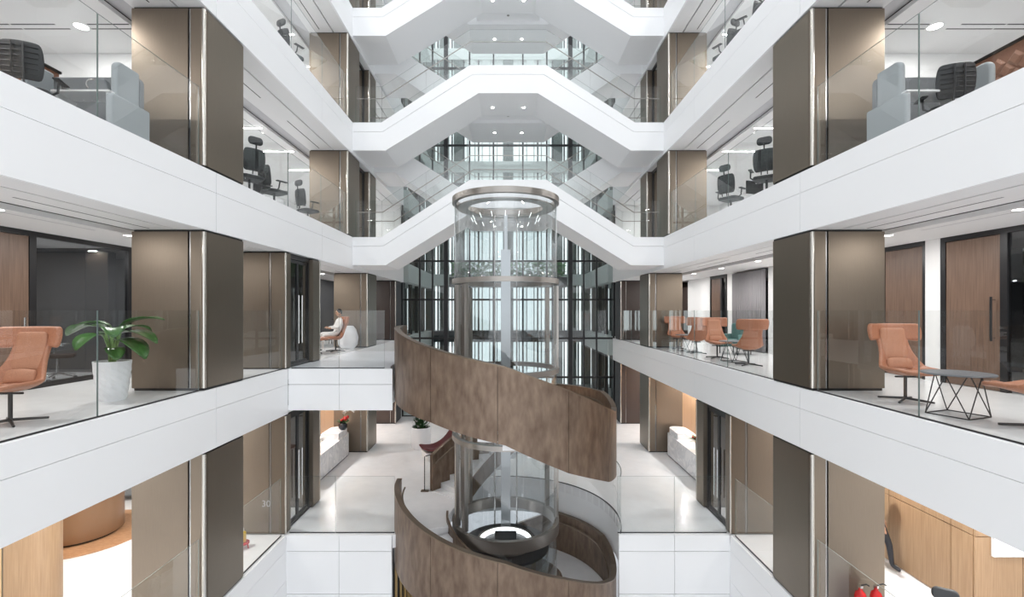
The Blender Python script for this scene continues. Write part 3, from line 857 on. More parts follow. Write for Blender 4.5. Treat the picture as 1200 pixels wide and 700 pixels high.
# ---------------------------------------------------------------- inner walls
for s in (-1, 1):
    # lower office level: white cross wall behind the booths
    struct(box('wall_cross', 'ceil', s * 6.55, s * 10.4, 9.6, 9.7, L4, L5 - BAND))
    # lobby level: tan wall behind the marble desks, oak further near
    wl = struct(box('wall_' + SIDE[s], 'tan', s * 7.4, s * 7.5, 13.12, Y1, L2, L3 - BAND))
    for k in range(5):
        MB().box(s * 7.37, s * 7.4, 13.14 + k * 1.5, 13.14 + (k + 1) * 1.5 - 0.012, L2 + 0.08, L3 - BAND - 0.01).build('panel', 'tan', wl)
# left meeting room on the lounge level
wl = struct(box('wall_left', 'room_wall', -11.5, -11.4, 4.5, 10.5, L3, L4 - BAND))
struct(box('wall_back', 'room_wall', -11.4, -8.4, 10.55, 10.65, L3, L4 - BAND))
wf = struct(box('window_2', 'frame', -8.34, -8.26, 4.5, 10.5, L4 - BAND - 0.09, L4 - BAND))
for a, b in ((6.85, 6.95), (8.22, 8.34), (10.36, 10.5)):
    MB().box(-8.34, -8.26, a, b, L3, L4 - BAND - 0.09).build('frame_post', 'frame', wf)
MB().box(-8.34, -8.26, 8.34, 10.36, L3, L3 + 0.09).build('frame_sill', 'frame', wf)
for a, b in ((8.34, 9.34), (9.352, 10.36)):
    MB().box(-8.31, -8.29, a, b - 0.004, L3 + 0.09, L4 - BAND - 0.09).build('pane', 'room_glass', wf)
dr = struct(box('door_1', 'walnut', -8.33, -8.27, 6.96, 8.21, L3 + 0.01, L4 - BAND - 0.1))
MB().tube([(-8.22, 8.1, 0.95), (-8.22, 8.1, 1.25)], 0.014, 8).build('door_handle', 'steel', dr, smooth=True)
MB().box(-8.27, -8.2, 8.09, 8.11, 1.1, 1.12).build('handle_stem', 'steel', dr)
struct(box('wall_left', 'ceil', -8.4, -8.25, 10.66, 15.0, L3, L4 - BAND))
struct(box('wall_left', 'dark_wall', -8.4, -8.25, 15.0, Y1, L3, L4 - BAND))
struct(box('wall_left', 'walnut', -8.35, -8.26, 4.5, 6.84, L3, L4 - BAND - 0.1))
for a, b, w_ in ((8.9, 8.92, 0),):
    pass
pt = struct(box('wall_left', 'maroon_wall', -11.38, -11.3, 9.2, 9.7, L3, L4 - BAND))
downlight(-9.6, 8.8, L4 - BAND, 'added downlight brightening the meeting room on the left of the lounge level', 30, None)  # made-up downlight, added only to lift the dark room behind the glass
# right room front
struct(box('wall_right', 'dark_wall', 11.4, 11.5, 4.5, 10.5, L3, L4 - BAND))
struct(box('wall_back', 'dark_wall', 8.4, 11.4, 10.55, 10.65, L3, L4 - BAND))
wf = struct(box('window_3', 'frame', 8.26, 8.34, 4.5, 10.6, L4 - BAND - 0.09, L4 - BAND))
for a, b in ((7.88, 8.0), (9.0, 9.1), (9.42, 9.5), (10.45, 10.6), (6.0, 6.06)):
    MB().box(8.26, 8.34, a, b, L3, L4 - BAND - 0.09).build('frame_post', 'frame', wf)
for a, b in ((4.5, 6.0), (6.06, 7.88)):
    MB().box(8.29, 8.31, a, b, L3 + 0.02, L4 - BAND - 0.09).build('pane', 'room_glass', wf)
for n, (a, b) in enumerate(((8.01, 8.99), (9.51, 10.44))):
    dr = struct(box('door_%d' % (n + 2), 'walnut', 8.27, 8.33, a, b, L3 + 0.01, L4 - BAND - 0.1))
    if n == 0:
        MB().tube([(8.2, a + 0.08, 0.85), (8.2, a + 0.08, 1.6)], 0.018, 8).build('door_handle', 'frame', dr, smooth=True)
        for z in (0.9, 1.55): MB().box(8.2, 8.27, a + 0.07, a + 0.09, z - 0.01, z + 0.01).build('handle_stem', 'steel', dr)
    else:
        MB().box(8.17, 8.27, a + 0.86, a + 0.88, 1.1, 1.12).build('door_handle', 'steel', dr)
struct(box('wall_right', 'ceil', 8.25, 8.4, 9.1, 9.42, L3, L4 - BAND))
wr = struct(box('wall_right', 'ceil', 8.3, 8.45, 10.66, 15.2, L3, L4 - BAND))
struct(box('wall_right', 'ceil', 8.3, 8.45, 17.45, 18.05, L3, L4 - BAND))
struct(box('wall_right', 'ceil', 8.3, 8.45, 19.5, 22.0, L3, L4 - BAND))
wf = struct(box('window_4', 'frame', 8.26, 8.36, 18.05, 19.5, L4 - BAND - 0.12, L4 - BAND))
for a, b in ((18.05, 18.15), (18.42, 18.55), (19.4, 19.5)):
    MB().box(8.26, 8.36, a, b, L3, L4 - BAND - 0.12).build('frame_post', 'frame', wf)
MB().box(8.3, 8.32, 18.15, 18.42, L3 + 0.02, L4 - BAND - 0.12).build('pane', 'room_glass', wf)
struct(box('door_4', 'walnut', 8.28, 8.34, 18.56, 19.39, L3 + 0.01, L4 - BAND - 0.13))
struct(box('wall_right', 'maroon_wall', 8.3, 8.4, 22.0, Y1, L3, L4 - BAND - 0.3))
# grey pleated drape
dm = MB()
rows = []
for j in range(2):
    rows.append([(8.20 + 0.05 * math.cos(i * 2 * PI / 6), 15.25 + i * 2.15 / 96, (0.03, 2.7)[j]) for i in range(97)])
dm.grid(rows)
tag(dm.build('pleated_drape', 'drape', smooth=True, solid=0.01), 'grey pleated drape covering the wall behind the right-hand lounge chairs', 'curtain')

# lobby level, right: oak panelling with a wall screen
wo2 = struct(box('wall_right', 'oak', 7.95, 8.05, 8.1, 13.1, L2, L3 - BAND))
for y0, y1 in ((8.12, 8.52), (8.53, 9.9), (9.91, 11.3), (11.31, 13.08)):
    for z0, z1 in ((0.02, 1.38), (1.39, 2.35), (2.36, 2.78)):
        MB().box(7.92, 7.95, y0, y1 - 0.006, L2 + z0, L2 + z1 - 0.006).build('panel', 'oak', wo2)
wo3 = struct(box('wall_back', 'oak', 8.05, 13.4, 8.1, 8.2, L2, L3 - BAND))
for x0, x1 in ((7.92, 8.72), (8.73, 9.9), (9.91, 11.4)):
    for z0, z1 in ((0.02, 1.38), (1.39, 2.78)):
        MB().box(x0, x1 - 0.006, 8.07, 8.1, L2 + z0, L2 + z1 - 0.006).build('panel', 'oak', wo3)
ws = thing('wall_screen', 'bright white screen on the oak wall at the right edge of the lobby level', 'screen', (9.05, 8.06, L2 + 1.06))
MB().box(-0.88, 1.0, -0.05, 0, 0, 0.9).build('case', 'desk_white', ws, bevel=0.008)
MB().box(-0.85, 0.97, -0.056, -0.0505, 0.03, 0.87).build('panel', 'screen_on', ws)
# lobby level, left: rounded oak screen wall, round desk, parquet island
rw = thing('rounded_screen_wall', 'pale oak clad wall with a rounded end, lower left corner', 'wall panel', (-8.05, 8.3, L2))
MB().prism([(-3.2, 0.0), (-0.62, 0.0), (-0.62, 0.5), (-3.2, 0.5)], 0, 2.78, 'z').build('core', 'oak_pale', rw)
for x0, x1 in ((-3.2, -1.75), (-1.74, -0.75)):
    for z0, z1 in ((0.02, 1.52), (1.53, 2.76)):
        MB().box(x0, x1 - 0.006, -0.03, -0.001, z0, z1 - 0.006).build('panel', 'oak_pale', rw)
MB().box(-0.735, -0.70, -0.04, 0.0, 0, 2.77).build('edge_trim', 'bronze', rw)
ar = [(-0.69, -0.06)] + arc(-0.25, 0.2, 0.26, -80, 90, 14) + [(-0.62, 0.5), (-0.62, 0.0), (-0.69, 0.0)]
for z0, z1 in ((0.02, 1.52), (1.53, 2.76)):
    MB().prism(ar, z0, z1 - 0.006, 'z').build('rounded_panel', 'oak', rw, smooth=True)
isl = tag(MB().lathe([(0.001, 0), (1.3, 0), (1.3, 0.012), (0.001, 0.012)], 48, (0, 0, 0)).build('parquet_island', 'parquet', loc=(-9.85, 11.15, L2 + 0.001)), 'round island of oak parquet under the round brown desk', 'floor inlay')
rd = thing('round_desk', 'round brown desk with a white top standing on the parquet, lower left', 'desk', (-10.0, 11.15, L2 + 0.013))
MB().lathe([(0.001, 0), (0.74, 0), (0.74, 0.05), (0.001, 0.05)], 40).build('plinth', 'dark', rd, smooth=True)
MB().lathe([(0.001, 0.05), (0.8, 0.05), (0.8, 0.88), (0.001, 0.88)], 48).build('body', 'desk_brown', rd, smooth=True)
MB().lathe([(0.001, 0.88), (0.815, 0.88), (0.82, 0.90), (0.815, 0.92), (0.001, 0.92)], 48).build('top', 'desk_white', rd, smooth=True)
tb = thing('tablet', 'dark tablet lying on the white top of the round brown desk', 'tablet', (-9.75, 10.75, L2 + 0.934), 0.4)
MB().prism(rnd_poly(0.28, 0.2, 0.02), 0, 0.01, 'z').build('body', 'black', tb)
MB().prism(rnd_poly(0.25, 0.17, 0.01, x0=0.015, y0=0.015), 0.0101, 0.0115, 'z').build('screen', 'screen', tb)
lb = thing('low_bench', 'dark low bench beyond the round brown desk', 'bench', (-10.6, 13.2, L2), 0.1)
MB().box(-0.6, 0.6, -0.22, 0.22, 0.14, 0.42).build('seat', 'felt_dark', lb, bevel=0.04)
for a in (-0.5, 0.5):
    for b in (-0.16, 0.16): MB().tube([(a, b, 0), (a, b, 0.15)], 0.02, 8).build('leg', 'frame', lb)

# marble reception desks
def marble_desk(s, label):
    t = thing('marble_desk', label, 'reception desk', (s * 5.95, 13.95, L2))
    out = [(0.0, 0.0)]
    body = [(s * -0.22, 0.1), (s * -0.22, 3.12)] + [(s * (0.1 - 0.32 * math.cos(math.radians(a))), 3.12 + 0.32 * math.sin(math.radians(a))) for a in range(10, 180, 12)] + [(s * 0.42, 3.12), (s * 0.42, 0.1)] + [(s * (0.1 + 0.32 * math.cos(math.radians(a))), 0.1 - 0.32 * math.sin(math.radians(a))) for a in range(10, 180, 12)]
    def off(p, k): return [(s * 0.1 + (q[0] - s * 0.1) * k, q[1]) for q in p]
    MB().prism(off(body, 0.9), 0, 0.05, 'z').build('plinth', 'dark', t)
    MB().prism(body, 0.05, 0.80, 'z').build('body', 'marble', t, smooth=True)
    # raised counter end
    end = [(s * -0.16, 2.3), (s * -0.16, 3.08)] + [(s * (0.14 - 0.30 * math.cos(math.radians(a))), 3.1 + 0.3 * math.sin(math.radians(a))) for a in range(10, 180, 12)] + [(s * 0.44, 3.08), (s * 0.44, 2.3)]
    MB().prism(end, 0.801, 1.0, 'z').build('counter_end', 'marble', t, smooth=True)
    MB().box(s * 0.36, s * 0.42, 0.2, 2.28, 0.801, 0.99).build('upstand', 'desk_white', t)
    MB().box(s * 0.345, s * 0.359, 0.2, 2.28, 0.94, 0.96).build('light_strip', 'warm_led', t)
    return t
marble_desk(-1, 'long veined marble reception desk on the left of the lobby, carrying the dark vase')
marble_desk(1, 'long veined marble reception desk on the right of the lobby, carrying the green arrangement')

def blade(p0, dirv, up, ln, wd, bend, n=7, fold=0.12):
    """leaf surface starting at p0, growing along dirv and drooping"""
    d = Vector(dirv).normalized(); side = d.cross(Vector((0, 0, 1)))
    side = side.normalized() if side.length > 1e-3 else Vector((1, 0, 0))
    rows = []; p = Vector(p0); step = ln / n; ang = 0
    for i in range(n + 1):
        t = i / n
        wl_ = wd * max(0.02, math.sin(PI * min(1, t * 0.93 + 0.05)) ** 0.75)
        nrm = side.cross(d).normalized()
        rows.append([p - side * wl_ + nrm * fold * wl_, p - side * wl_ * .5 + nrm * fold * wl_ * 0.3, p, p + side * wl_ * .5 + nrm * fold * wl_ * 0.3, p + side * wl_ + nrm * fold * wl_])
        p = p + d * step
        d = (d + Vector((0, 0, -1)) * bend / n).normalized()
    return rows
# flower arrangement left
v = thing('flower_vase', 'dark round vase with red blooms and a white orchid on the left marble desk', 'vase', (-5.85, 16.85, L2 + 1.0))
MB().lathe([(0.001, 0), (0.09, 0), (0.15, 0.08), (0.155, 0.16), (0.12, 0.24), (0.10, 0.25), (0.10, 0.23), (0.001, 0.2)], 20).build('bowl', 'vase', v, smooth=True)
gm = MB()
for i in range(26):
    a = i * 2.4; gm.grid(blade((0, 0, 0.22), (math.cos(a), math.sin(a), 0.5 + 0.5 * random.random()), 0, 0.22 + 0.1 * random.random(), 0.045, 0.9, 4))
gm.build('leaves', 'leaf_dark', v, smooth=True)['kind'] = 'stuff'
rm = MB()
for i in range(8):
    rm.ball((0.03 + random.uniform(-.1, .12), random.uniform(-.12, .1), 0.38 + random.uniform(-0.06, .1)), 0.05, 6)
rm.build('red_blooms', 'red_petal', v, smooth=True)
st = [(0, 0, 0.22), (0.02, 0, 0.5), (0.08, 0, 0.68), (0.22, 0, 0.76), (0.36, 0, 0.70)]
stem = MB().tube(st, 0.008, 6).build('orchid_stem', 'leaf_dark', v)
for i in range(10):
    t_ = i / 9
    p = Vector((0.02 + 0.36 * t_, random.uniform(-.04, .04), 0.60 + 0.14 * math.sin(t_ * 2.6)))
    fm = MB()
    for k in range(5):
        a = k * 1.256
        fm.grid(blade(p, (math.cos(a), 0.4 * math.sin(a * 2), math.sin(a)), 0, 0.075, 0.032, 0.3, 3))
    fm.build('orchid_bloom', 'petal', stem, smooth=True)
# green arrangement right
v = thing('green_arrangement', 'spiky green leaf arrangement in a dark pot on the right marble desk', 'plant', (5.98, 14.95, L2 + 0.80))
MB().lathe([(0.001, 0), (0.09, 0), (0.11, 0.28), (0.10, 0.28), (0.001, 0.25)], 16).build('pot', 'vase', v, smooth=True)
for i in range(16):
    a = i * 2.4
    MB().grid(blade((0, 0, 0.27), (math.cos(a), math.sin(a), 0.35 + 0.9 * random.random()), 0, 0.34, 0.05, 0.7, 5)).build('leaf', 'leaf', v, smooth=True)
pm = MB()
for i in range(5): pm.ball((random.uniform(-.16, -.04), random.uniform(-.1, .1), 0.36 + random.uniform(0, .1)), 0.035, 5)
pm.build('pink_blooms', 'red_petal', v, smooth=True)
# white shell with dark foliage behind right desk
v = thing('display_stand', 'white display stand with black front behind the right marble desk', 'stand', (7.0, 16.4, L2))
MB().box(-0.35, 0.35, -0.3, 0.3, 0, 1.05).build('body', 'desk_white', v, bevel=0.02)
MB().box(-0.36, 0.28, -0.315, -0.301, 0.75, 1.0).build('black_front', 'black', v)
mm = MB()
for i in range(12):
    a = i * 2.4; mm.grid(blade((0, 0, 1.05), (math.cos(a), math.sin(a), 0.7), 0, 0.2, 0.04, 0.9, 4))
mm.build('leaves', 'leaf_dark', v, smooth=True)

# planter by the stair
pl = thing('planter', 'white round planter with an upright green shrub behind the spiral stair foot', 'planter', (-3.3, 18.1, L2))
MB().lathe([(0.001, 0), (0.33, 0), (0.37, 0.1), (0.37, 0.78), (0.345, 0.80), (0.33, 0.78), (0.33, 0.7), (0.001, 0.7)], 28).build('pot', 'pot', pl, smooth=True)
MB().lathe([(0.001, 0.70), (0.33, 0.71)], 20).build('soil', 'soil', pl)
gm = MB()
for i in range(420):
    h_ = random.random(); a = random.uniform(0, 6.28); r = (0.30 - 0.18 * h_) * math.sqrt(random.random())
    p = (r * math.cos(a), r * math.sin(a), 0.72 + h_ * 0.85)
    gm.grid(blade(p, (math.cos(a), math.sin(a), 1.2), 0, 0.16, 0.028, 0.5, 3))
gm.build('foliage', 'leaf_dark', pl, smooth=True)['kind'] = 'stuff'
# burgundy curved lounge piece
cl = thing('curved_chaise', 'burgundy curved chaise on a white base behind the spiral stair', 'sofa', (-2.35, 16.9, L2), 0.5)
prof = [(-0.75, 0.42), (-0.5, 0.34), (-0.2, 0.33), (0.1, 0.42), (0.35, 0.62), (0.55, 0.92), (0.68, 1.25), (0.74, 1.42)]
MB().grid([[(x, -0.42 + 0.84 * j / 6, z + 0.06 * abs(j - 3) / 3) for j in range(7)] for x, z in prof]).build('seat_shell', 'burgundy', cl, smooth=True, solid=0.09, sub=1)
MB().prism([(-0.6, 0.0), (0.45, 0.0), (0.62, 0.9), (0.40, 0.55), (0.1, 0.34), (-0.2, 0.25), (-0.7, 0.33)], -0.36, 0.36, 'y').build('base', 'desk_white', cl, bevel=0.03)

# ---------------------------------------------------------------- wing lounge chairs
def lounge_chair(label):
    t = thing('wing_lounge_chair', label, 'armchair', group='tan wing lounge chairs on the lounge level')
    PR = [(-.40, .445, .24, .02), (-.37, .46, .29, .03), (-.25, .455, .315, .05), (-.05, .415, .33, .09), (.10, .405, .33, .12), (.19, .46, .32, .12), (.25, .60, .27, .09), (.30, .74, .225, .06), (.345, .88, .22, .04), (.375, 1.0, .225, .03), (.40, 1.13, .235, .02)]
    rows = []
    for i, (y, z, hw, curl) in enumerate(PR):
        a = PR[max(0, i - 1)]; b = PR[min(len(PR) - 1, i + 1)]
        d = Vector((b[0] - a[0], b[1] - a[1])).normalized(); n = Vector((-d.y, d.x))
        row = []
        for j in range(9):
            v_ = -1 + 2 * j / 8
            k = curl * abs(v_) ** 2.2
            row.append((hw * v_, y + n.x * k, z + n.y * k))
        rows.append(row)
    MB().grid(rows).build('shell', 'leather', t, smooth=True, solid=0.06, sub=2)
    # wings wrapping the head
    rows = []
    for z, wd in ((0.90, .345), (0.94, .37), (1.03, .38), (1.12, .375), (1.165, .34)):
        row = []
        for j in range(13):
            v_ = -1 + 2 * j / 12
            row.append((wd * v_, 0.385 + (z - 1.0) * 0.2 - 0.15 * abs(v_) ** 2.5, z))
        rows.append(row)
    MB().grid(rows).build('head_wings', 'leather', t, smooth=True, solid=0.075, sub=2)
    # slim pads on back and seat
    rows = [[(0.185 * v_, y - 0.045, z) for v_ in (-1, -.5, 0, .5, 1)] for y, z in ((.255, .62), (.29, .74), (.335, .88), (.36, 1.0), (.365, 1.10))]
    MB().grid(rows).build('back_pad', 'leather_pad', t, smooth=True, solid=0.035, sub=2)
    rows = [[(0.185 * v_, y, z - 0.02 * abs(v_)) for v_ in (-1, -.5, 0, .5, 1)] for y, z in ((.12, .475), (.145, .56), (.18, .65))]
    MB().grid(rows).build('lumbar_cushion', 'leather_pad', t, smooth=True, solid=0.07, sub=2)
    rows = [[(0.24 * v_, y, z + 0.045 * v_ * v_) for v_ in (-1, -.5, 0, .5, 1)] for y, z in ((-.35, .475), (-.2, .468), (-.02, .44), (.11, .435))]
    MB().grid(rows).build('seat_pad', 'leather', t, smooth=True, solid=0.04, sub=2)
    MB().tube([(0, 0.02, 0.03), (0, 0.02, 0.38)], 0.022, 10).build('stem', 'black', t, smooth=True)
    MB().tube([(-0.14, 0.02, 0.365), (0.14, 0.02, 0.365)], 0.014, 8).build('seat_bracket', 'black', t)
    for k in range(4):
        a = PI / 4 + k * PI / 2
        MB().tube([(0, 0.02, 0.045), (0.34 * math.cos(a), 0.02 + 0.34 * math.sin(a), 0.016)], [0.02, 0.014], 8).build('foot', 'black', t)
    return t
ch0 = lounge_chair('large tan wing lounge chair nearest on the right, facing the viewer behind the glass')
ch0.location = (6.02, 7.2, L3); ch0.rotation_euler.z = -0.12
G = 'tan wing lounge chairs on the lounge level'
for x, y, r, lab in ((6.12, 5.5, PI + 0.1, 'tan lounge chair cut by the right edge of the picture, only seat and foot showing'),
                     (-6.03, 5.75, 0.1, 'tan wing lounge chair cut by the left edge, in front of the walnut door'),
                     (6.0, 11.9, PI - 0.12, 'tan wing lounge chair turned away, next to the large bronze column on the right'),
                     (6.0, 13.65, -0.1, 'tan wing lounge chair facing the viewer, third from the large bronze column on the right'),
                     (6.0, 15.2, PI - 0.1, 'tan wing lounge chair turned away, second in the far pair of the right row'),
                     (6.0, 16.92, -0.05, 'farthest tan wing lounge chair of the right row, beside the far bronze column'),
                     (-5.78, 15.9, -0.9, 'tan lounge chair with the seated person in white, beyond the left portal'),
                     (-6.1, 15.0, 2.0, 'tan lounge chair half hidden behind the pier of the left portal')):
    dup(ch0, (x, y, L3), r, lab, G)

def wire_table(label):
    t = thing('wire_table', label, 'side table', group='round wire side tables')
    MB().lathe([(0.001, .535), (.37, .535), (.38, .545), (.37, .557), (0.001, .557)], 36).build('top', 'table_grey', t, smooth=True)
    N = 4
    lo = [(0.33 * math.cos(a), 0.33 * math.sin(a), 0.009) for a in [PI / 4 + k * PI / 2 for k in range(N)]]
    hi = [(0.25 * math.cos(a), 0.25 * math.sin(a), 0.53) for a in [k * PI / 2 + 0.0 for k in range(N)]]
    for k in range(N):
        MB().tube([lo[k], lo[(k + 1) % N]], 0.008, 6).build('base_bar', 'black', t)
        MB().tube([lo[k], hi[k]], 0.007, 6).build('leg', 'black', t)
        MB().tube([lo[k], hi[(k + 1) % N]], 0.007, 6).build('leg', 'black', t)
    return t
tb0 = wire_table('round dark table on black wire legs beside the large right-hand lounge chair')
tb0.location = (5.87, 6.22, L3); tb0.rotation_euler.z = 0.35
dup(tb0, (6.05, 12.75, L3), 0.2, 'round dark wire table between the nearer pair of far lounge chairs', 'round wire side tables')
dup(tb0, (6.05, 16.05, L3), 0.6, 'round dark wire table between the farthest pair of lounge chairs', 'round wire side tables')
# teal armchair
tc = thing('teal_armchair', 'teal armchair behind the tan chairs, in front of the grey drape', 'armchair', (7.15, 15.0, L3), -1.2)
MB().prism(rnd_poly(0.74, 0.2, 0.06, x0=-0.37, y0=0.26), -0.36, 0.34, 'y').build('seat', 'teal', tc, smooth=True, bevel=0.02)
MB().prism(rnd_poly(0.74, 0.5, 0.08, x0=-0.37, y0=0.46), 0.22, 0.38, 'y').build('backrest', 'teal', tc, smooth=True, bevel=0.03)
for s in (-1, 1):
    MB().box(s * 0.38, s * 0.46, -0.34, 0.36, 0.2, 0.62).build('armrest', 'teal', tc, bevel=0.03)
    for y in (-0.28, 0.28): MB().tube([(s * 0.34, y, 0), (s * 0.34, y, 0.28)], 0.016, 8).build('leg', 'black', tc)

# potted banana plant
pp = thing('potted_plant', 'large leaved green plant in a white faceted pot by the left bronze column', 'plant', (-6.05, 7.28, L3))
pm = MB(); NN = 20
rows = []
for i in range(13):
    z = 0.6 * i / 12; r = 0.165 + 0.075 * (i / 12) ** 0.8
    rows.append([((r + (0.008 if (i + j) % 2 and 0 < i < 11 else 0)) * math.cos(2 * PI * j / NN), (r + (0.008 if (i + j) % 2 and 0 < i < 11 else 0)) * math.sin(2 * PI * j / NN), z) for j in range(NN + 1)])
rows.append([(0.215 * math.cos(2 * PI * j / NN), 0.215 * math.sin(2 * PI * j / NN), 0.6) for j in range(NN + 1)])
rows.append([(0.20 * math.cos(2 * PI * j / NN), 0.20 * math.sin(2 * PI * j / NN), 0.54) for j in range(NN + 1)])
pm.grid([r_[::-1] for r_ in rows]).build('pot', 'pot', pp)
MB().lathe([(0.001, 0.55), (0.205, 0.545)], 20).build('soil', 'soil', pp)
# stalk tip positions then blade direction, length, width
LV = [((-0.10, -0.03, 1.10), (-1, 0.1, 0.25), 0.66, 0.17, 1.0), ((0.10, 0.02, 1.10), (0.85, 0.1, 0.55), 0.66, 0.15, 0.9), ((0.13, 0.0, 1.02), (1, -0.1, 0.22), 0.64, 0.15, 1.1),
      ((0.12, -0.08, 0.92), (1, -0.25, 0.12), 0.66, 0.17, 1.4), ((-0.02, -0.14, 1.0), (-0.25, -0.9, 0.1), 0.44, 0.18, 1.6), ((0.03, 0.10, 1.05), (0.3, 0.9, 0.5), 0.5, 0.12, 1.2),
      ((0.10, -0.12, 0.80), (0.7, -0.6, 0.1), 0.36, 0.12, 1.5), ((-0.04, 0.02, 1.12), (-0.8, -0.4, 0.5), 0.5, 0.15, 1.5), ((0.06, -0.06, 1.06), (0.6, -0.7, 0.5), 0.5, 0.15, 1.6), ((-0.10, 0.08, 1.0), (-0.7, 0.7, 0.3), 0.5, 0.12, 1.2)]
for tip, dv, ln, wd, bd in LV:
    tip = Vector(tip); base = Vector((tip.x * 0.25, tip.y * 0.25, 0.55))
    midp = (base + tip) / 2 - Vector((tip.x * 0.25, tip.y * 0.25, 0))
    MB().tube([base, midp, tip], [0.022, 0.018, 0.010], 8).build('stalk', 'leaf_light', pp, smooth=True)
    MB().grid(blade(tip, dv, 0, ln, wd, bd, 9, 0.25)).build('leaf', 'leaf', pp, smooth=True, solid=0.004)

# ---------------------------------------------------------------- office furniture
def task_chair(label, head=False, group=None, mt='mesh', metal='black'):
    t = thing('task_chair', label, 'office chair', group=group)
    MB().prism(rnd_poly(0.5, 0.5, 0.1, x0=-0.25, y0=-0.26), 0.44, 0.51, 'z').build('seat', mt, t, smooth=True, bevel=0.02)
    rows = []
    for z, hw, y in ((0.58, .20, .24), (0.70, .235, .27), (0.85, .245, .285), (1.0, .23, .30), (1.06, .20, .31)):
        rows.append([(hw * (-1 + 2 * j / 6), y - 0.05 * abs(-1 + 2 * j / 6) ** 2, z) for j in range(7)])
    MB().grid(rows).build('backrest', mt, t, smooth=True, solid=0.025, sub=1)
    for k in range(6):
        z = 0.64 + k * 0.07
        MB().tube([(-0.2, 0.285, z), (0, 0.325, z), (0.2, 0.285, z)], 0.008, 6).build('back_slat', metal, t)
    for a in (-0.06, 0.06):
        MB().tube([(a, 0.30, 0.5), (a, 0.335, 0.75), (a, 0.335, 1.03)], 0.012, 6).build('back_spine', metal, t)
    if head:
        MB().tube([(0, 0.33, 1.0), (0, 0.34, 1.2)], 0.016, 6).build('head_post', metal, t)
        MB().prism(rnd_poly(0.30, 0.17, 0.07, x0=-0.15, y0=1.14), 0.27, 0.33, 'y').build('headrest', mt, t, smooth=True, bevel=0.02)
    for s in (-1, 1):
        MB().tube([(s * 0.24, 0.1, 0.46), (s * 0.31, 0.08, 0.52), (s * 0.31, 0.05, 0.68)], 0.016, 6).build('arm_post', metal, t)
        MB().box(s * 0.27, s * 0.35, -0.14, 0.14, 0.68, 0.705).build('armrest', metal, t, bevel=0.01)
    MB().tube([(0, 0, 0.1), (0, 0, 0.45)], 0.025, 8).build('gas_lift', metal, t, smooth=True)
    for k in range(5):
        a = PI / 2 + k * 2 * PI / 5
        f = MB().tube([(0, 0, 0.13), (0.3 * math.cos(a), 0.3 * math.sin(a), 0.08)], [0.025, 0.015], 6).build('foot', metal, t)
        MB().tube([(0.3 * math.cos(a) - 0.02 * math.sin(a), 0.3 * math.sin(a) + 0.02 * math.cos(a), 0.03), (0.3 * math.cos(a) + 0.02 * math.sin(a), 0.3 * math.sin(a) - 0.02 * math.cos(a), 0.03)], 0.03, 10).build('caster', 'black', f)
    return t
tk = task_chair('black mesh task chair cut by the left edge, lower office level')
tk.location = (-6.42, 6.42, L4); tk.rotation_euler.z = PI + 0.35
tkr = dup(tk, (6.42, 6.98, L4), PI - 0.3, 'black mesh task chair in front of the quilted panel, right of the lower office level')
th = task_chair('black task chair with headrest just past the near left column, lower office level', True)
th.location = (-5.68, 10.45, L4); th.rotation_euler.z = PI + 0.9
# meeting room chairs
tm = task_chair('brown swivel chair on a chrome base seen through the meeting room glass', mt='maroon_wall', metal='steel')
tm.location = (-8.85, 9.35, L3); tm.rotation_euler.z = 2.2
dup(tm, (-9.6, 8.6, L3), 1.2, 'brown swivel chair nearest the walnut door in the meeting room')

def desk_group(s, L, y, lab, dk='desk_white'):
    t = thing('work_desk', 'white desk ' + lab, 'desk', (s * 7.15, y, L))
    MB().box(-0.75, 0.75, -0.35, 0.35, 0.71, 0.74).build('top', dk, t, bevel=0.005)
    for a in (-0.7, 0.7):
        for b in (-0.3, 0.3): MB().box(a - 0.02, a + 0.02, b - 0.02, b + 0.02, 0, 0.709).build('leg', dk, t)
    m = thing('monitor', 'black monitor on desk, ' + lab.replace(' from the near column', ''), 'monitor', (s * 7.0, y + 0.12, L + 0.741), s * 0.3)
    MB().box(-0.3, 0.3, -0.012, 0.012, 0.13, 0.5).build('screen', 'screen', m, bevel=0.006)
    MB().box(-0.02, 0.02, 0.013, 0.03, 0.01, 0.3).build('stand', 'black', m)
    MB().box(-0.12, 0.12, -0.08, 0.1, 0, 0.01).build('foot', 'black', m)
    return t
for s in (-1, 1):
    for L in (L4, L5):
        for i, y in enumerate((11.2, 13.4) if L == L4 else (10.4, 12.4, 14.0)):
            desk_group(s, L, y, '%s bay from the near column, %s gallery of the %s' % (('first', 'second', 'third')[i], SIDE[s], WORD[L]))
cset = [(5.75, 11.7, L4, 2.6, 'left', 'black task chair beside the second desk bay, left of the lower office level', -1, 0),
        (5.7, 10.5, L4, 2.5, '', 'black task chair with headrest past the near right column, lower office level', 1, 1),
        (5.8, 12.4, L4, 2.2, '', 'black task chair with headrest at the second desk, right of the lower office level', 1, 1),
        (5.85, 13.9, L4, 2.6, '', 'black task chair with headrest near the stair, left of the lower office level', -1, 1),
        (5.75, 12.6, L5, 2.7, '', 'black task chair with headrest before the far column, left of the middle office level', -1, 1),
        (5.75, 12.6, L5, -2.7, '', 'black task chair with headrest before the far column, right of the middle office level', 1, 1),
        (5.75, 11.5, L5, -2.4, '', 'low black task chair in the middle of the right row, middle office level', 1, 0),
        (5.75, 10.5, L5, -2.9, '', 'nearest black task chair with headrest of the right row, middle office level', 1, 1),
        (5.75, 9.3, L5, 2.9, '', 'black task chair nearest the picture top on the left, middle office level', -1, 1)]
for x, y, L, r, _, lab, s, hd in cset:
    dup(th if hd else tk, (s * x, y, L), r, lab)

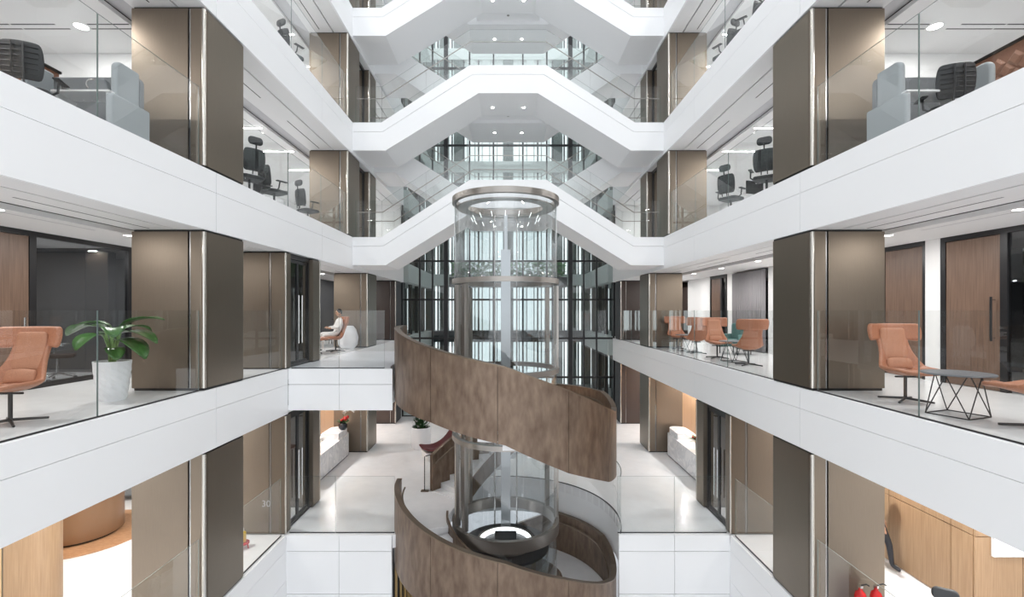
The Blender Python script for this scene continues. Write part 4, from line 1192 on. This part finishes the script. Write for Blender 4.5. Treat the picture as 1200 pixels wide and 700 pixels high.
# booth of felt screens with desk, near bays of the lower office level
def booth(s):
    lab = SIDE[s]
    t = thing('felt_booth', 'pale grey felt booth with rounded ends behind the glass, %s of the lower office level' % lab, 'sofa', (s * 6.3, 7.35, L4))
    xa = -0.62 if s > 0 else -0.78
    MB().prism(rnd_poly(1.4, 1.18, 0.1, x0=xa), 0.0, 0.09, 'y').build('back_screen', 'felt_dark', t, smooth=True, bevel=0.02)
    def side_screen(xo, y0, y1, ht, r, nm):
        p = [(y0, 0.0), (y1, 0.0), (y1, ht)] + [(y0 + r - r * math.sin(math.radians(a)), ht - r + r * math.cos(math.radians(a))) for a in range(0, 91, 15)]
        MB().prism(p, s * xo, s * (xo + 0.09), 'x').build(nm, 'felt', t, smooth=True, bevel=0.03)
    side_screen(-0.62, -0.45, -0.005, 1.22, 0.12, 'end_screen')
    side_screen(-0.72, -0.66, 0.08, 0.66, 0.08, 'low_screen')
    side_screen(0.69, -0.45, -0.005, 1.22, 0.12, 'end_screen')
    MB().prism(rnd_poly(1.2, 0.2, 0.06, x0=-0.52 if s > 0 else -0.68, y0=0.24), -0.1, -0.01, 'y').build('seat', 'felt', t, smooth=True, bevel=0.02)
    d = thing('white_desk', 'white desk standing before the grey felt booth, %s of the lower office level' % lab, 'desk', (s * 6.12, 7.0, L4))
    MB().box(-0.42, 0.42, -0.2, 0.16, 0.70, 0.73).build('top', 'desk_white', d, bevel=0.006)
    for a in (-0.38, 0.38): MB().box(a - 0.02, a + 0.02, -0.18, 0.14, 0, 0.699).build('leg_frame', 'desk_white', d)
    q = thing('quilted_partition', 'brown diamond-quilted leather partition at the %s of the lower office level' % lab, 'partition', (s * 7.5, 5.85, L4))
    MB().box(0, s * 0.1, -2.2, 2.1, 0, 1.52).build('core', 'quilt', q)
    MB().box(-s * 0.03, s * 0.11, -2.2, 2.12, 1.521, 1.56).build('cap', 'frame', q)
    st_ = 0.26
    for i in range(17):
        for j in range(7):
            for h in (0, 1):
                y = -2.2 + i * st_ + (st_ / 2 if h else 0); z = 0.0 + j * st_ + (st_ / 2 if h else 0)
                if y < -1.2 or y + st_ > 2.1 or z + st_ > 1.52: continue
                cy_, cz = y + st_ / 2, z + st_ / 2; r = st_ / 2 - 0.004
                MB().add([(-s * 0.002, cy_ - r, cz), (-s * 0.002, cy_, cz - r), (-s * 0.002, cy_ + r, cz), (-s * 0.002, cy_, cz + r),
                          (-s * 0.03, cy_ - r * .6, cz), (-s * 0.03, cy_, cz - r * .6), (-s * 0.03, cy_ + r * .6, cz), (-s * 0.03, cy_, cz + r * .6)],
                         [(4, 5, 6, 7), (0, 1, 5, 4), (1, 2, 6, 5), (2, 3, 7, 6), (3, 0, 4, 7)]).build('quilt_pad', 'quilt', q)
booth(-1); booth(1)
bg = thing('hand_bag', 'dark grey bag with round handle on the left white desk, lower office level', 'bag', (-5.97, 6.97, L4 + 0.731), 0.1)
MB().prism([(-0.16, 0), (0.16, 0), (0.10, 0.2), (0.02, 0.24), (-0.1, 0.16)], -0.06, 0.06, 'y').build('body', 'felt_dark', bg, bevel=0.03)
MB().tube([(-0.12 + 0.07 * math.cos(a), 0, 0.15 + 0.07 * math.sin(a)) for a in [k * PI / 8 for k in range(16)]], 0.009, 6, closed=True).build('handle', 'steel', bg, smooth=True)
lp = thing('desk_phone', 'small black device on the white desk, left of the lower office level', 'phone', (-6.42, 7.0, L4 + 0.731), 0.3)
MB().prism([(-0.08, 0), (0.08, 0), (0.08, 0.03), (-0.08, 0.1)], -0.09, 0.09, 'y').build('body', 'black', lp, bevel=0.008)
MB().box(-0.05, 0.05, -0.1, -0.091, 0.01, 0.03).build('handset', 'black', lp)
# lounge level far left: stools and high table
hs = thing('high_table', 'dark high table at the far end of the left lounge floor', 'table', (-6.6, 20.4, L3))
MB().box(-0.8, 0.8, -0.4, 0.4, 0.98, 1.03).build('top', 'black', hs)
for a in (-0.7, 0.7):
    for b in (-0.3, 0.3): MB().box(a - 0.025, a + 0.025, b - 0.025, b + 0.025, 0, 0.979).build('leg', 'black', hs)
for i, (x, y) in enumerate(((-7.2, 19.65), (-6.6, 19.6), (-6.05, 19.65))):
    so = thing('bar_stool', ('leftmost', 'middle', 'rightmost')[i] + ' of three dark bar stools at the high table', 'stool', (x, y, L3), 0, 'bar stools')
    MB().lathe([(0.001, .70), (.18, .70), (.19, .74), (.16, .77), (0.001, .77)], 16).build('seat', 'black', so, smooth=True)
    for k in range(4):
        a = PI / 4 + k * PI / 2
        MB().tube([(0.12 * math.cos(a), 0.12 * math.sin(a), 0.70), (0.2 * math.cos(a), 0.2 * math.sin(a), 0)], 0.012, 6).build('leg', 'black', so)
wp = tag(MB().lathe([(0.001, 0), (0.2, 0), (0.33, 0.15), (0.36, 0.4), (0.28, 0.7), (0.18, 0.82), (0.001, 0.82)], 24).build('white_pouf', 'pot', smooth=True, loc=(-5.72, 17.0, L3)), 'smooth white egg-shaped stool beside the seated person on the lounge level', 'stool')
ca = tag(box('carpet', 'felt_dark', -8.2, -6.5, 17.6, 19.0, L3 + 0.001, L3 + 0.012), 'dark grey carpet at the far left of the lounge level', 'carpet')

# ---------------------------------------------------------------- extinguishers, bottle, signage
def extinguisher(x, y, lab):
    t = thing('fire_extinguisher', lab, 'fire extinguisher', (x, y, L2 + 0.012), random.uniform(-0.5, 0.5), 'red fire extinguishers')
    MB().lathe([(0.001, 0), (0.075, 0), (0.085, 0.02), (0.085, 0.50), (0.07, 0.56), (0.03, 0.60), (0.025, 0.64), (0.001, 0.64)], 20).build('cylinder', 'red', t, smooth=True)
    MB().box(-0.02, 0.02, -0.03, 0.03, 0.64, 0.68).build('valve', 'steel', t)
    MB().tube([(0, -0.02, 0.69), (0.04, -0.08, 0.74), (0.06, -0.12, 0.73)], 0.012, 6).build('lever', 'black', t)
    MB().tube([(0, 0.03, 0.66), (0.06, 0.08, 0.62), (0.10, 0.05, 0.4), (0.095, 0.03, 0.22)], 0.012, 6).build('hose', 'black', t, smooth=True)
    MB().sector(0, 0, 0.0855, 0.087, 200, 340, 0.4, 0.4, 0.2, 0.2, 8).build('label_plate', 'desk_white', t)
fb = tag(box('extinguisher_tray', 'black', 5.62, 6.28, 7.66, 8.0, L2, L2 + 0.011), 'black floor tray carrying the two red fire extinguishers', 'tray')
extinguisher(5.80, 7.84, 'left one of the two red fire extinguishers against the lower right column')
extinguisher(6.06, 7.84, 'right one of the two red fire extinguishers against the lower right column')
sb = thing('sanitiser_bottle', 'yellow bottle standing on a red tray behind the lower left glass', 'bottle', (-5.82, 10.45, L2 + 0.14))
MB().lathe([(0.001, 0), (0.06, 0), (0.065, 0.02), (0.065, 0.2), (0.03, 0.24), (0.001, 0.24)], 16).build('body', 'yellow', sb, smooth=True)
MB().lathe([(0.001, 0.24), (0.022, 0.24), (0.022, 0.29), (0.001, 0.29)], 10).build('pump', 'desk_white', sb, smooth=True)
MB().box(-0.07, 0.01, -0.01, 0.01, 0.29, 0.31).build('spout', 'desk_white', sb)
rs = thing('red_tray', 'small red footed tray under the yellow bottle behind the lower left glass', 'tray', (-5.82, 10.45, L2))
MB().lathe([(0.001, 0.10), (0.13, 0.10), (0.13, 0.135), (0.001, 0.135)], 20).build('top', 'red', rs, smooth=True)
for k in range(3):
    a = k * 2.1
    MB().tube([(0.1 * math.cos(a), 0.1 * math.sin(a), 0.1), (0.12 * math.cos(a), 0.13 * math.sin(a), 0)], 0.012, 6).build('leg', 'red', rs)
# decal with the figure 30 on the glass at the left of the lobby
cu = bpy.data.curves.new('number_decal', 'FONT'); cu.body = '30'; cu.size = 0.21; cu.extrude = 0.001; cu.align_x = 'CENTER'
to = bpy.data.objects.new('number_decal', cu); C.objects.link(to)
dg = bpy.context.evaluated_depsgraph_get()
me = bpy.data.meshes.new_from_object(to.evaluated_get(dg)); bpy.data.objects.remove(to)
dec = bpy.data.objects.new('number_decal', me); C.objects.link(dec); me.materials.clear(); me.materials.append(M['ceil_grey'])
dec.location = (-5.62, 11.055, L2 + 0.66); dec.rotation_euler = (PI / 2, 0, 0)
tag(dec, 'white number 30 on the bronze wall left of the lobby', 'sign')

# task chair by the oak wall, lobby right
dup(th, (6.3, 6.95, L2), 2.6, 'black office chair with headrest before the oak wall, bottom right corner')
# basket and side table inside the right-hand room
tbl = thing('low_cabinet', 'walnut low cabinet inside the glazed room at the right edge', 'cabinet', (9.4, 7.3, L3))
MB().box(-0.3, 0.3, -0.9, 0.9, 0.06, 0.62).build('body', 'walnut', tbl, bevel=0.006)
MB().box(-0.32, 0.32, -0.92, 0.92, 0.621, 0.65).build('top', 'walnut', tbl)
MB().box(-0.27, 0.27, -0.85, 0.85, 0, 0.059).build('plinth', 'dark', tbl)
bk = thing('basket', 'round woven basket on the walnut cabinet at the right edge', 'basket', (9.25, 7.45, L3 + 0.651))
bm_ = MB()
for i in range(9):
    r = 0.2 + 0.04 * math.sin(i * 0.35); bm_.tube([(r * math.cos(a), r * math.sin(a), 0.012 + i * 0.022) for a in [k * PI / 10 for k in range(20)]], 0.012, 6, closed=True)
bm_.build('weave', 'gold', bk, smooth=True)
MB().lathe([(0.001, 0.004), (0.19, 0.004), (0.19, 0.01), (0.001, 0.01)], 20).build('base', 'gold', bk)
# gold slatted drum below the lobby floor, behind the lower turn of the stair
gd = thing('slatted_drum', 'gold slatted round screen below the lobby floor left of the stair', 'screen', (-3.25, 12.9, L1))
MB().lathe([(0.001, 0), (0.7, 0), (0.7, 2.6), (0.001, 2.6)], 32).build('drum', 'dark', gd, smooth=True)
for k in range(36):
    a = 2 * PI * k / 36
    mm = MB().box(0.7, 0.74, -0.03, 0.03, 0, 2.6).xf(Matrix.Rotation(a, 4, 'Z'))
    mm.build('slat', 'gold', gd)

# ---------------------------------------------------------------- people
def figure(name, label, joints, edges, root, mats, loc, rz, extra):
    """one skinned body; joints name -> (pos, radius)"""
    names = list(joints)
    me = bpy.data.meshes.new('body')
    me.from_pydata([joints[n][0] for n in names], [(names.index(a), names.index(b)) for a, b in edges], [])
    t = thing(name, label, 'person', loc, rz)
    o = bpy.data.objects.new('body', me); C.objects.link(o); o.parent = t
    sk = o.modifiers.new('skin', 'SKIN'); sk.use_smooth_shade = True
    if not me.skin_vertices: 
        bm = bmesh.new(); bm.from_mesh(me); bm.verts.layers.skin.verify(); bm.to_mesh(me); bm.free()
    for i, n in enumerate(names):
        r = joints[n][1]; me.skin_vertices[0].data[i].radius = (r, r) if not isinstance(r, tuple) else r
        me.skin_vertices[0].data[i].use_root = (n == root)
    sb_ = o.modifiers.new('sub', 'SUBSURF'); sb_.levels = 1; sb_.render_levels = 1
    dg = bpy.context.evaluated_depsgraph_get()
    m2 = bpy.data.meshes.new_from_object(o.evaluated_get(dg))
    o.modifiers.clear(); o.data = m2
    m2.materials.clear()
    for m in mats: m2.materials.append(M[m])
    for p in m2.polygons:
        p.material_index = extra(p.center)
    return t
def head(t, c, face, r=0.105):
    """head with face, ears and hair; face is the yaw of the look direction"""
    h = MB().ball((0, 0, 0), r, 12, 0, (0.80, 0.95, 1.15))
    for s in (-1, 1):
        h.ball((s * r * 0.82, 0.01, -0.01), r * 0.2, 6, 0, (0.4, 0.8, 1.2))
    h.add([(-0.012, -r * 0.9, -0.03), (0.012, -r * 0.9, -0.03), (0, -r * 1.14, -0.025), (0, -r * 0.92, 0.025)], [(0, 1, 2), (1, 3, 2), (3, 0, 2)])
    Rm = Matrix.Translation(c) @ Matrix.Rotation(face, 4, 'Z')
    h.xf(Rm); ho_ = h.build('head', 'skin', t, smooth=True)
    ey = MB()
    for s in (-1, 1): ey.ball((s * 0.033, -r * 0.86, 0.012), 0.012, 5)
    ey.xf(Rm).build('eyes', 'hair', ho_)
    MB().box(-0.022, 0.022, -r * 0.9, -r * 0.84, -0.062, -0.055).xf(Rm).build('mouth', 'red_petal', ho_)
    hr = MB().ball((0, 0.016, 0.028), r * 1.03, 10, 0, (0.86, 0.95, 1.05)).xf(Rm)
    hr.build('hair', 'hair', ho_, smooth=True)
def hand(t, wrist, d, s):
    d = Vector(d).normalized(); up = Vector((0, 0, 1)); sd = d.cross(up)
    sd = sd.normalized() if sd.length > .1 else Vector((1, 0, 0))
    w_ = Vector(wrist)
    m = MB().tube([w_, w_ + d * 0.04, w_ + d * 0.085], [0.022, 0.034, 0.032], 8)
    for k, ln in enumerate((0.065, 0.075, 0.07, 0.055)):
        p = w_ + d * 0.08 + sd * (k - 1.5) * 0.018
        m.tube([p, p + d * ln * 0.55 - up * 0.005, p + d * ln - up * 0.02], [0.009, 0.0085, 0.007], 6)
    p = w_ + d * 0.03 + sd * s * 0.03
    m.tube([p, p + d * 0.025 + sd * s * 0.022, p + d * 0.06 + sd * s * 0.026], [0.011, 0.010, 0.008], 6)
    m.build('hand', 'skin', t, smooth=True)
# seated person on the tan chair at the left of the lounge level (local: facing -Y)
J = {'pelvis': ((0, 0.05, 0.58), (0.15, 0.13)), 'waist': ((0, 0.10, 0.75), (0.14, 0.11)), 'chest': ((0, 0.15, 0.95), (0.16, 0.12)), 'neck0': ((0, 0.16, 1.09), 0.07), 'neck': ((0, 0.15, 1.17), 0.05),
     'shl': ((0.16, 0.15, 1.04), 0.065), 'ell': ((0.24, 0.06, 0.82), 0.048), 'wrl': ((0.15, -0.18, 0.78), 0.032),
     'shr': ((-0.16, 0.15, 1.04), 0.065), 'elr': ((-0.24, 0.06, 0.82), 0.048), 'wrr': ((-0.13, -0.18, 0.80), 0.032),
     'hpl': ((0.10, -0.02, 0.57), 0.095), 'knl': ((0.12, -0.42, 0.56), 0.065), 'anl': ((0.11, -0.44, 0.12), 0.042), 'tol': ((0.11, -0.60, 0.05), 0.04),
     'hpr': ((-0.10, -0.02, 0.57), 0.095), 'knr': ((-0.08, -0.43, 0.60), 0.065), 'anr': ((-0.02, -0.62, 0.28), 0.042), 'tor': ((-0.0, -0.78, 0.27), 0.04)}
E = [('pelvis', 'waist'), ('waist', 'chest'), ('chest', 'neck0'), ('neck0', 'neck'), ('chest', 'shl'), ('shl', 'ell'), ('ell', 'wrl'), ('chest', 'shr'), ('shr', 'elr'), ('elr', 'wrr'),
     ('pelvis', 'hpl'), ('hpl', 'knl'), ('knl', 'anl'), ('anl', 'tol'), ('pelvis', 'hpr'), ('hpr', 'knr'), ('knr', 'anr'), ('anr', 'tor')]
pz = figure('person', 'person in white sitting in the tan chair beyond the left portal, hands in front', J, E, 'pelvis', ['shirt', 'trouser', 'skin', 'black'], (-5.78, 15.9, L3), -0.9,
            lambda c: 3 if c.z < 0.1 or (c.y < -0.66) else 2 if (c.z > 1.13) else 0)
head(pz, Vector((0, 0.12, 1.29)), 0.0)
hand(pz, (0.15, -0.18, 0.78), (-0.4, -1, 0.1), -1); hand(pz, (-0.13, -0.18, 0.80), (0.4, -1, 0.1), 1)
# walking person mostly behind the lower right column
J2 = {'pelvis': ((0, 0, 0.95), (0.14, 0.11)), 'waist': ((0, 0, 1.1), (0.13, 0.10)), 'chest': ((0, 0.0, 1.3), (0.16, 0.11)), 'neck0': ((0, 0.0, 1.44), 0.07), 'neck': ((0, -0.01, 1.52), 0.05),
      'shl': ((0.17, 0, 1.39), 0.06), 'ell': ((0.22, 0.1, 1.13), 0.045), 'wrl': ((0.22, -0.04, 0.92), 0.03), 'shr': ((-0.17, 0, 1.39), 0.06), 'elr': ((-0.22, -0.06, 1.13), 0.045), 'wrr': ((-0.2, -0.2, 0.95), 0.03),
      'hpl': ((0.09, -0.02, 0.9), 0.09), 'knl': ((0.09, -0.2, 0.5), 0.06), 'anl': ((0.09, -0.25, 0.09), 0.04), 'tol': ((0.09, -0.40, 0.04), 0.035),
      'hpr': ((-0.09, 0.02, 0.9), 0.09), 'knr': ((-0.09, 0.10, 0.5), 0.06), 'anr': ((-0.09, 0.32, 0.13), 0.04), 'tor': ((-0.09, 0.22, 0.04), 0.035)}
pw = figure('person', 'person in a rust top walking behind the lower right column', J2, E, 'pelvis', ['rust_shirt', 'trouser', 'skin', 'black'], (7.52, 9.75, L2), 0.5,
            lambda c: 3 if c.z < 0.08 else 1 if c.z < 0.95 and abs(c.x) < 0.19 else 2 if c.z > 1.48 or (abs(c.x) > 0.17 and c.z < 1.1) else 0)
head(pw, Vector((0, -0.03, 1.64)), 0.0)
hand(pw, (0.22, -0.04, 0.92), (0, -0.4, -1), -1); hand(pw, (-0.2, -0.2, 0.95), (0, -0.5, -1), 1)
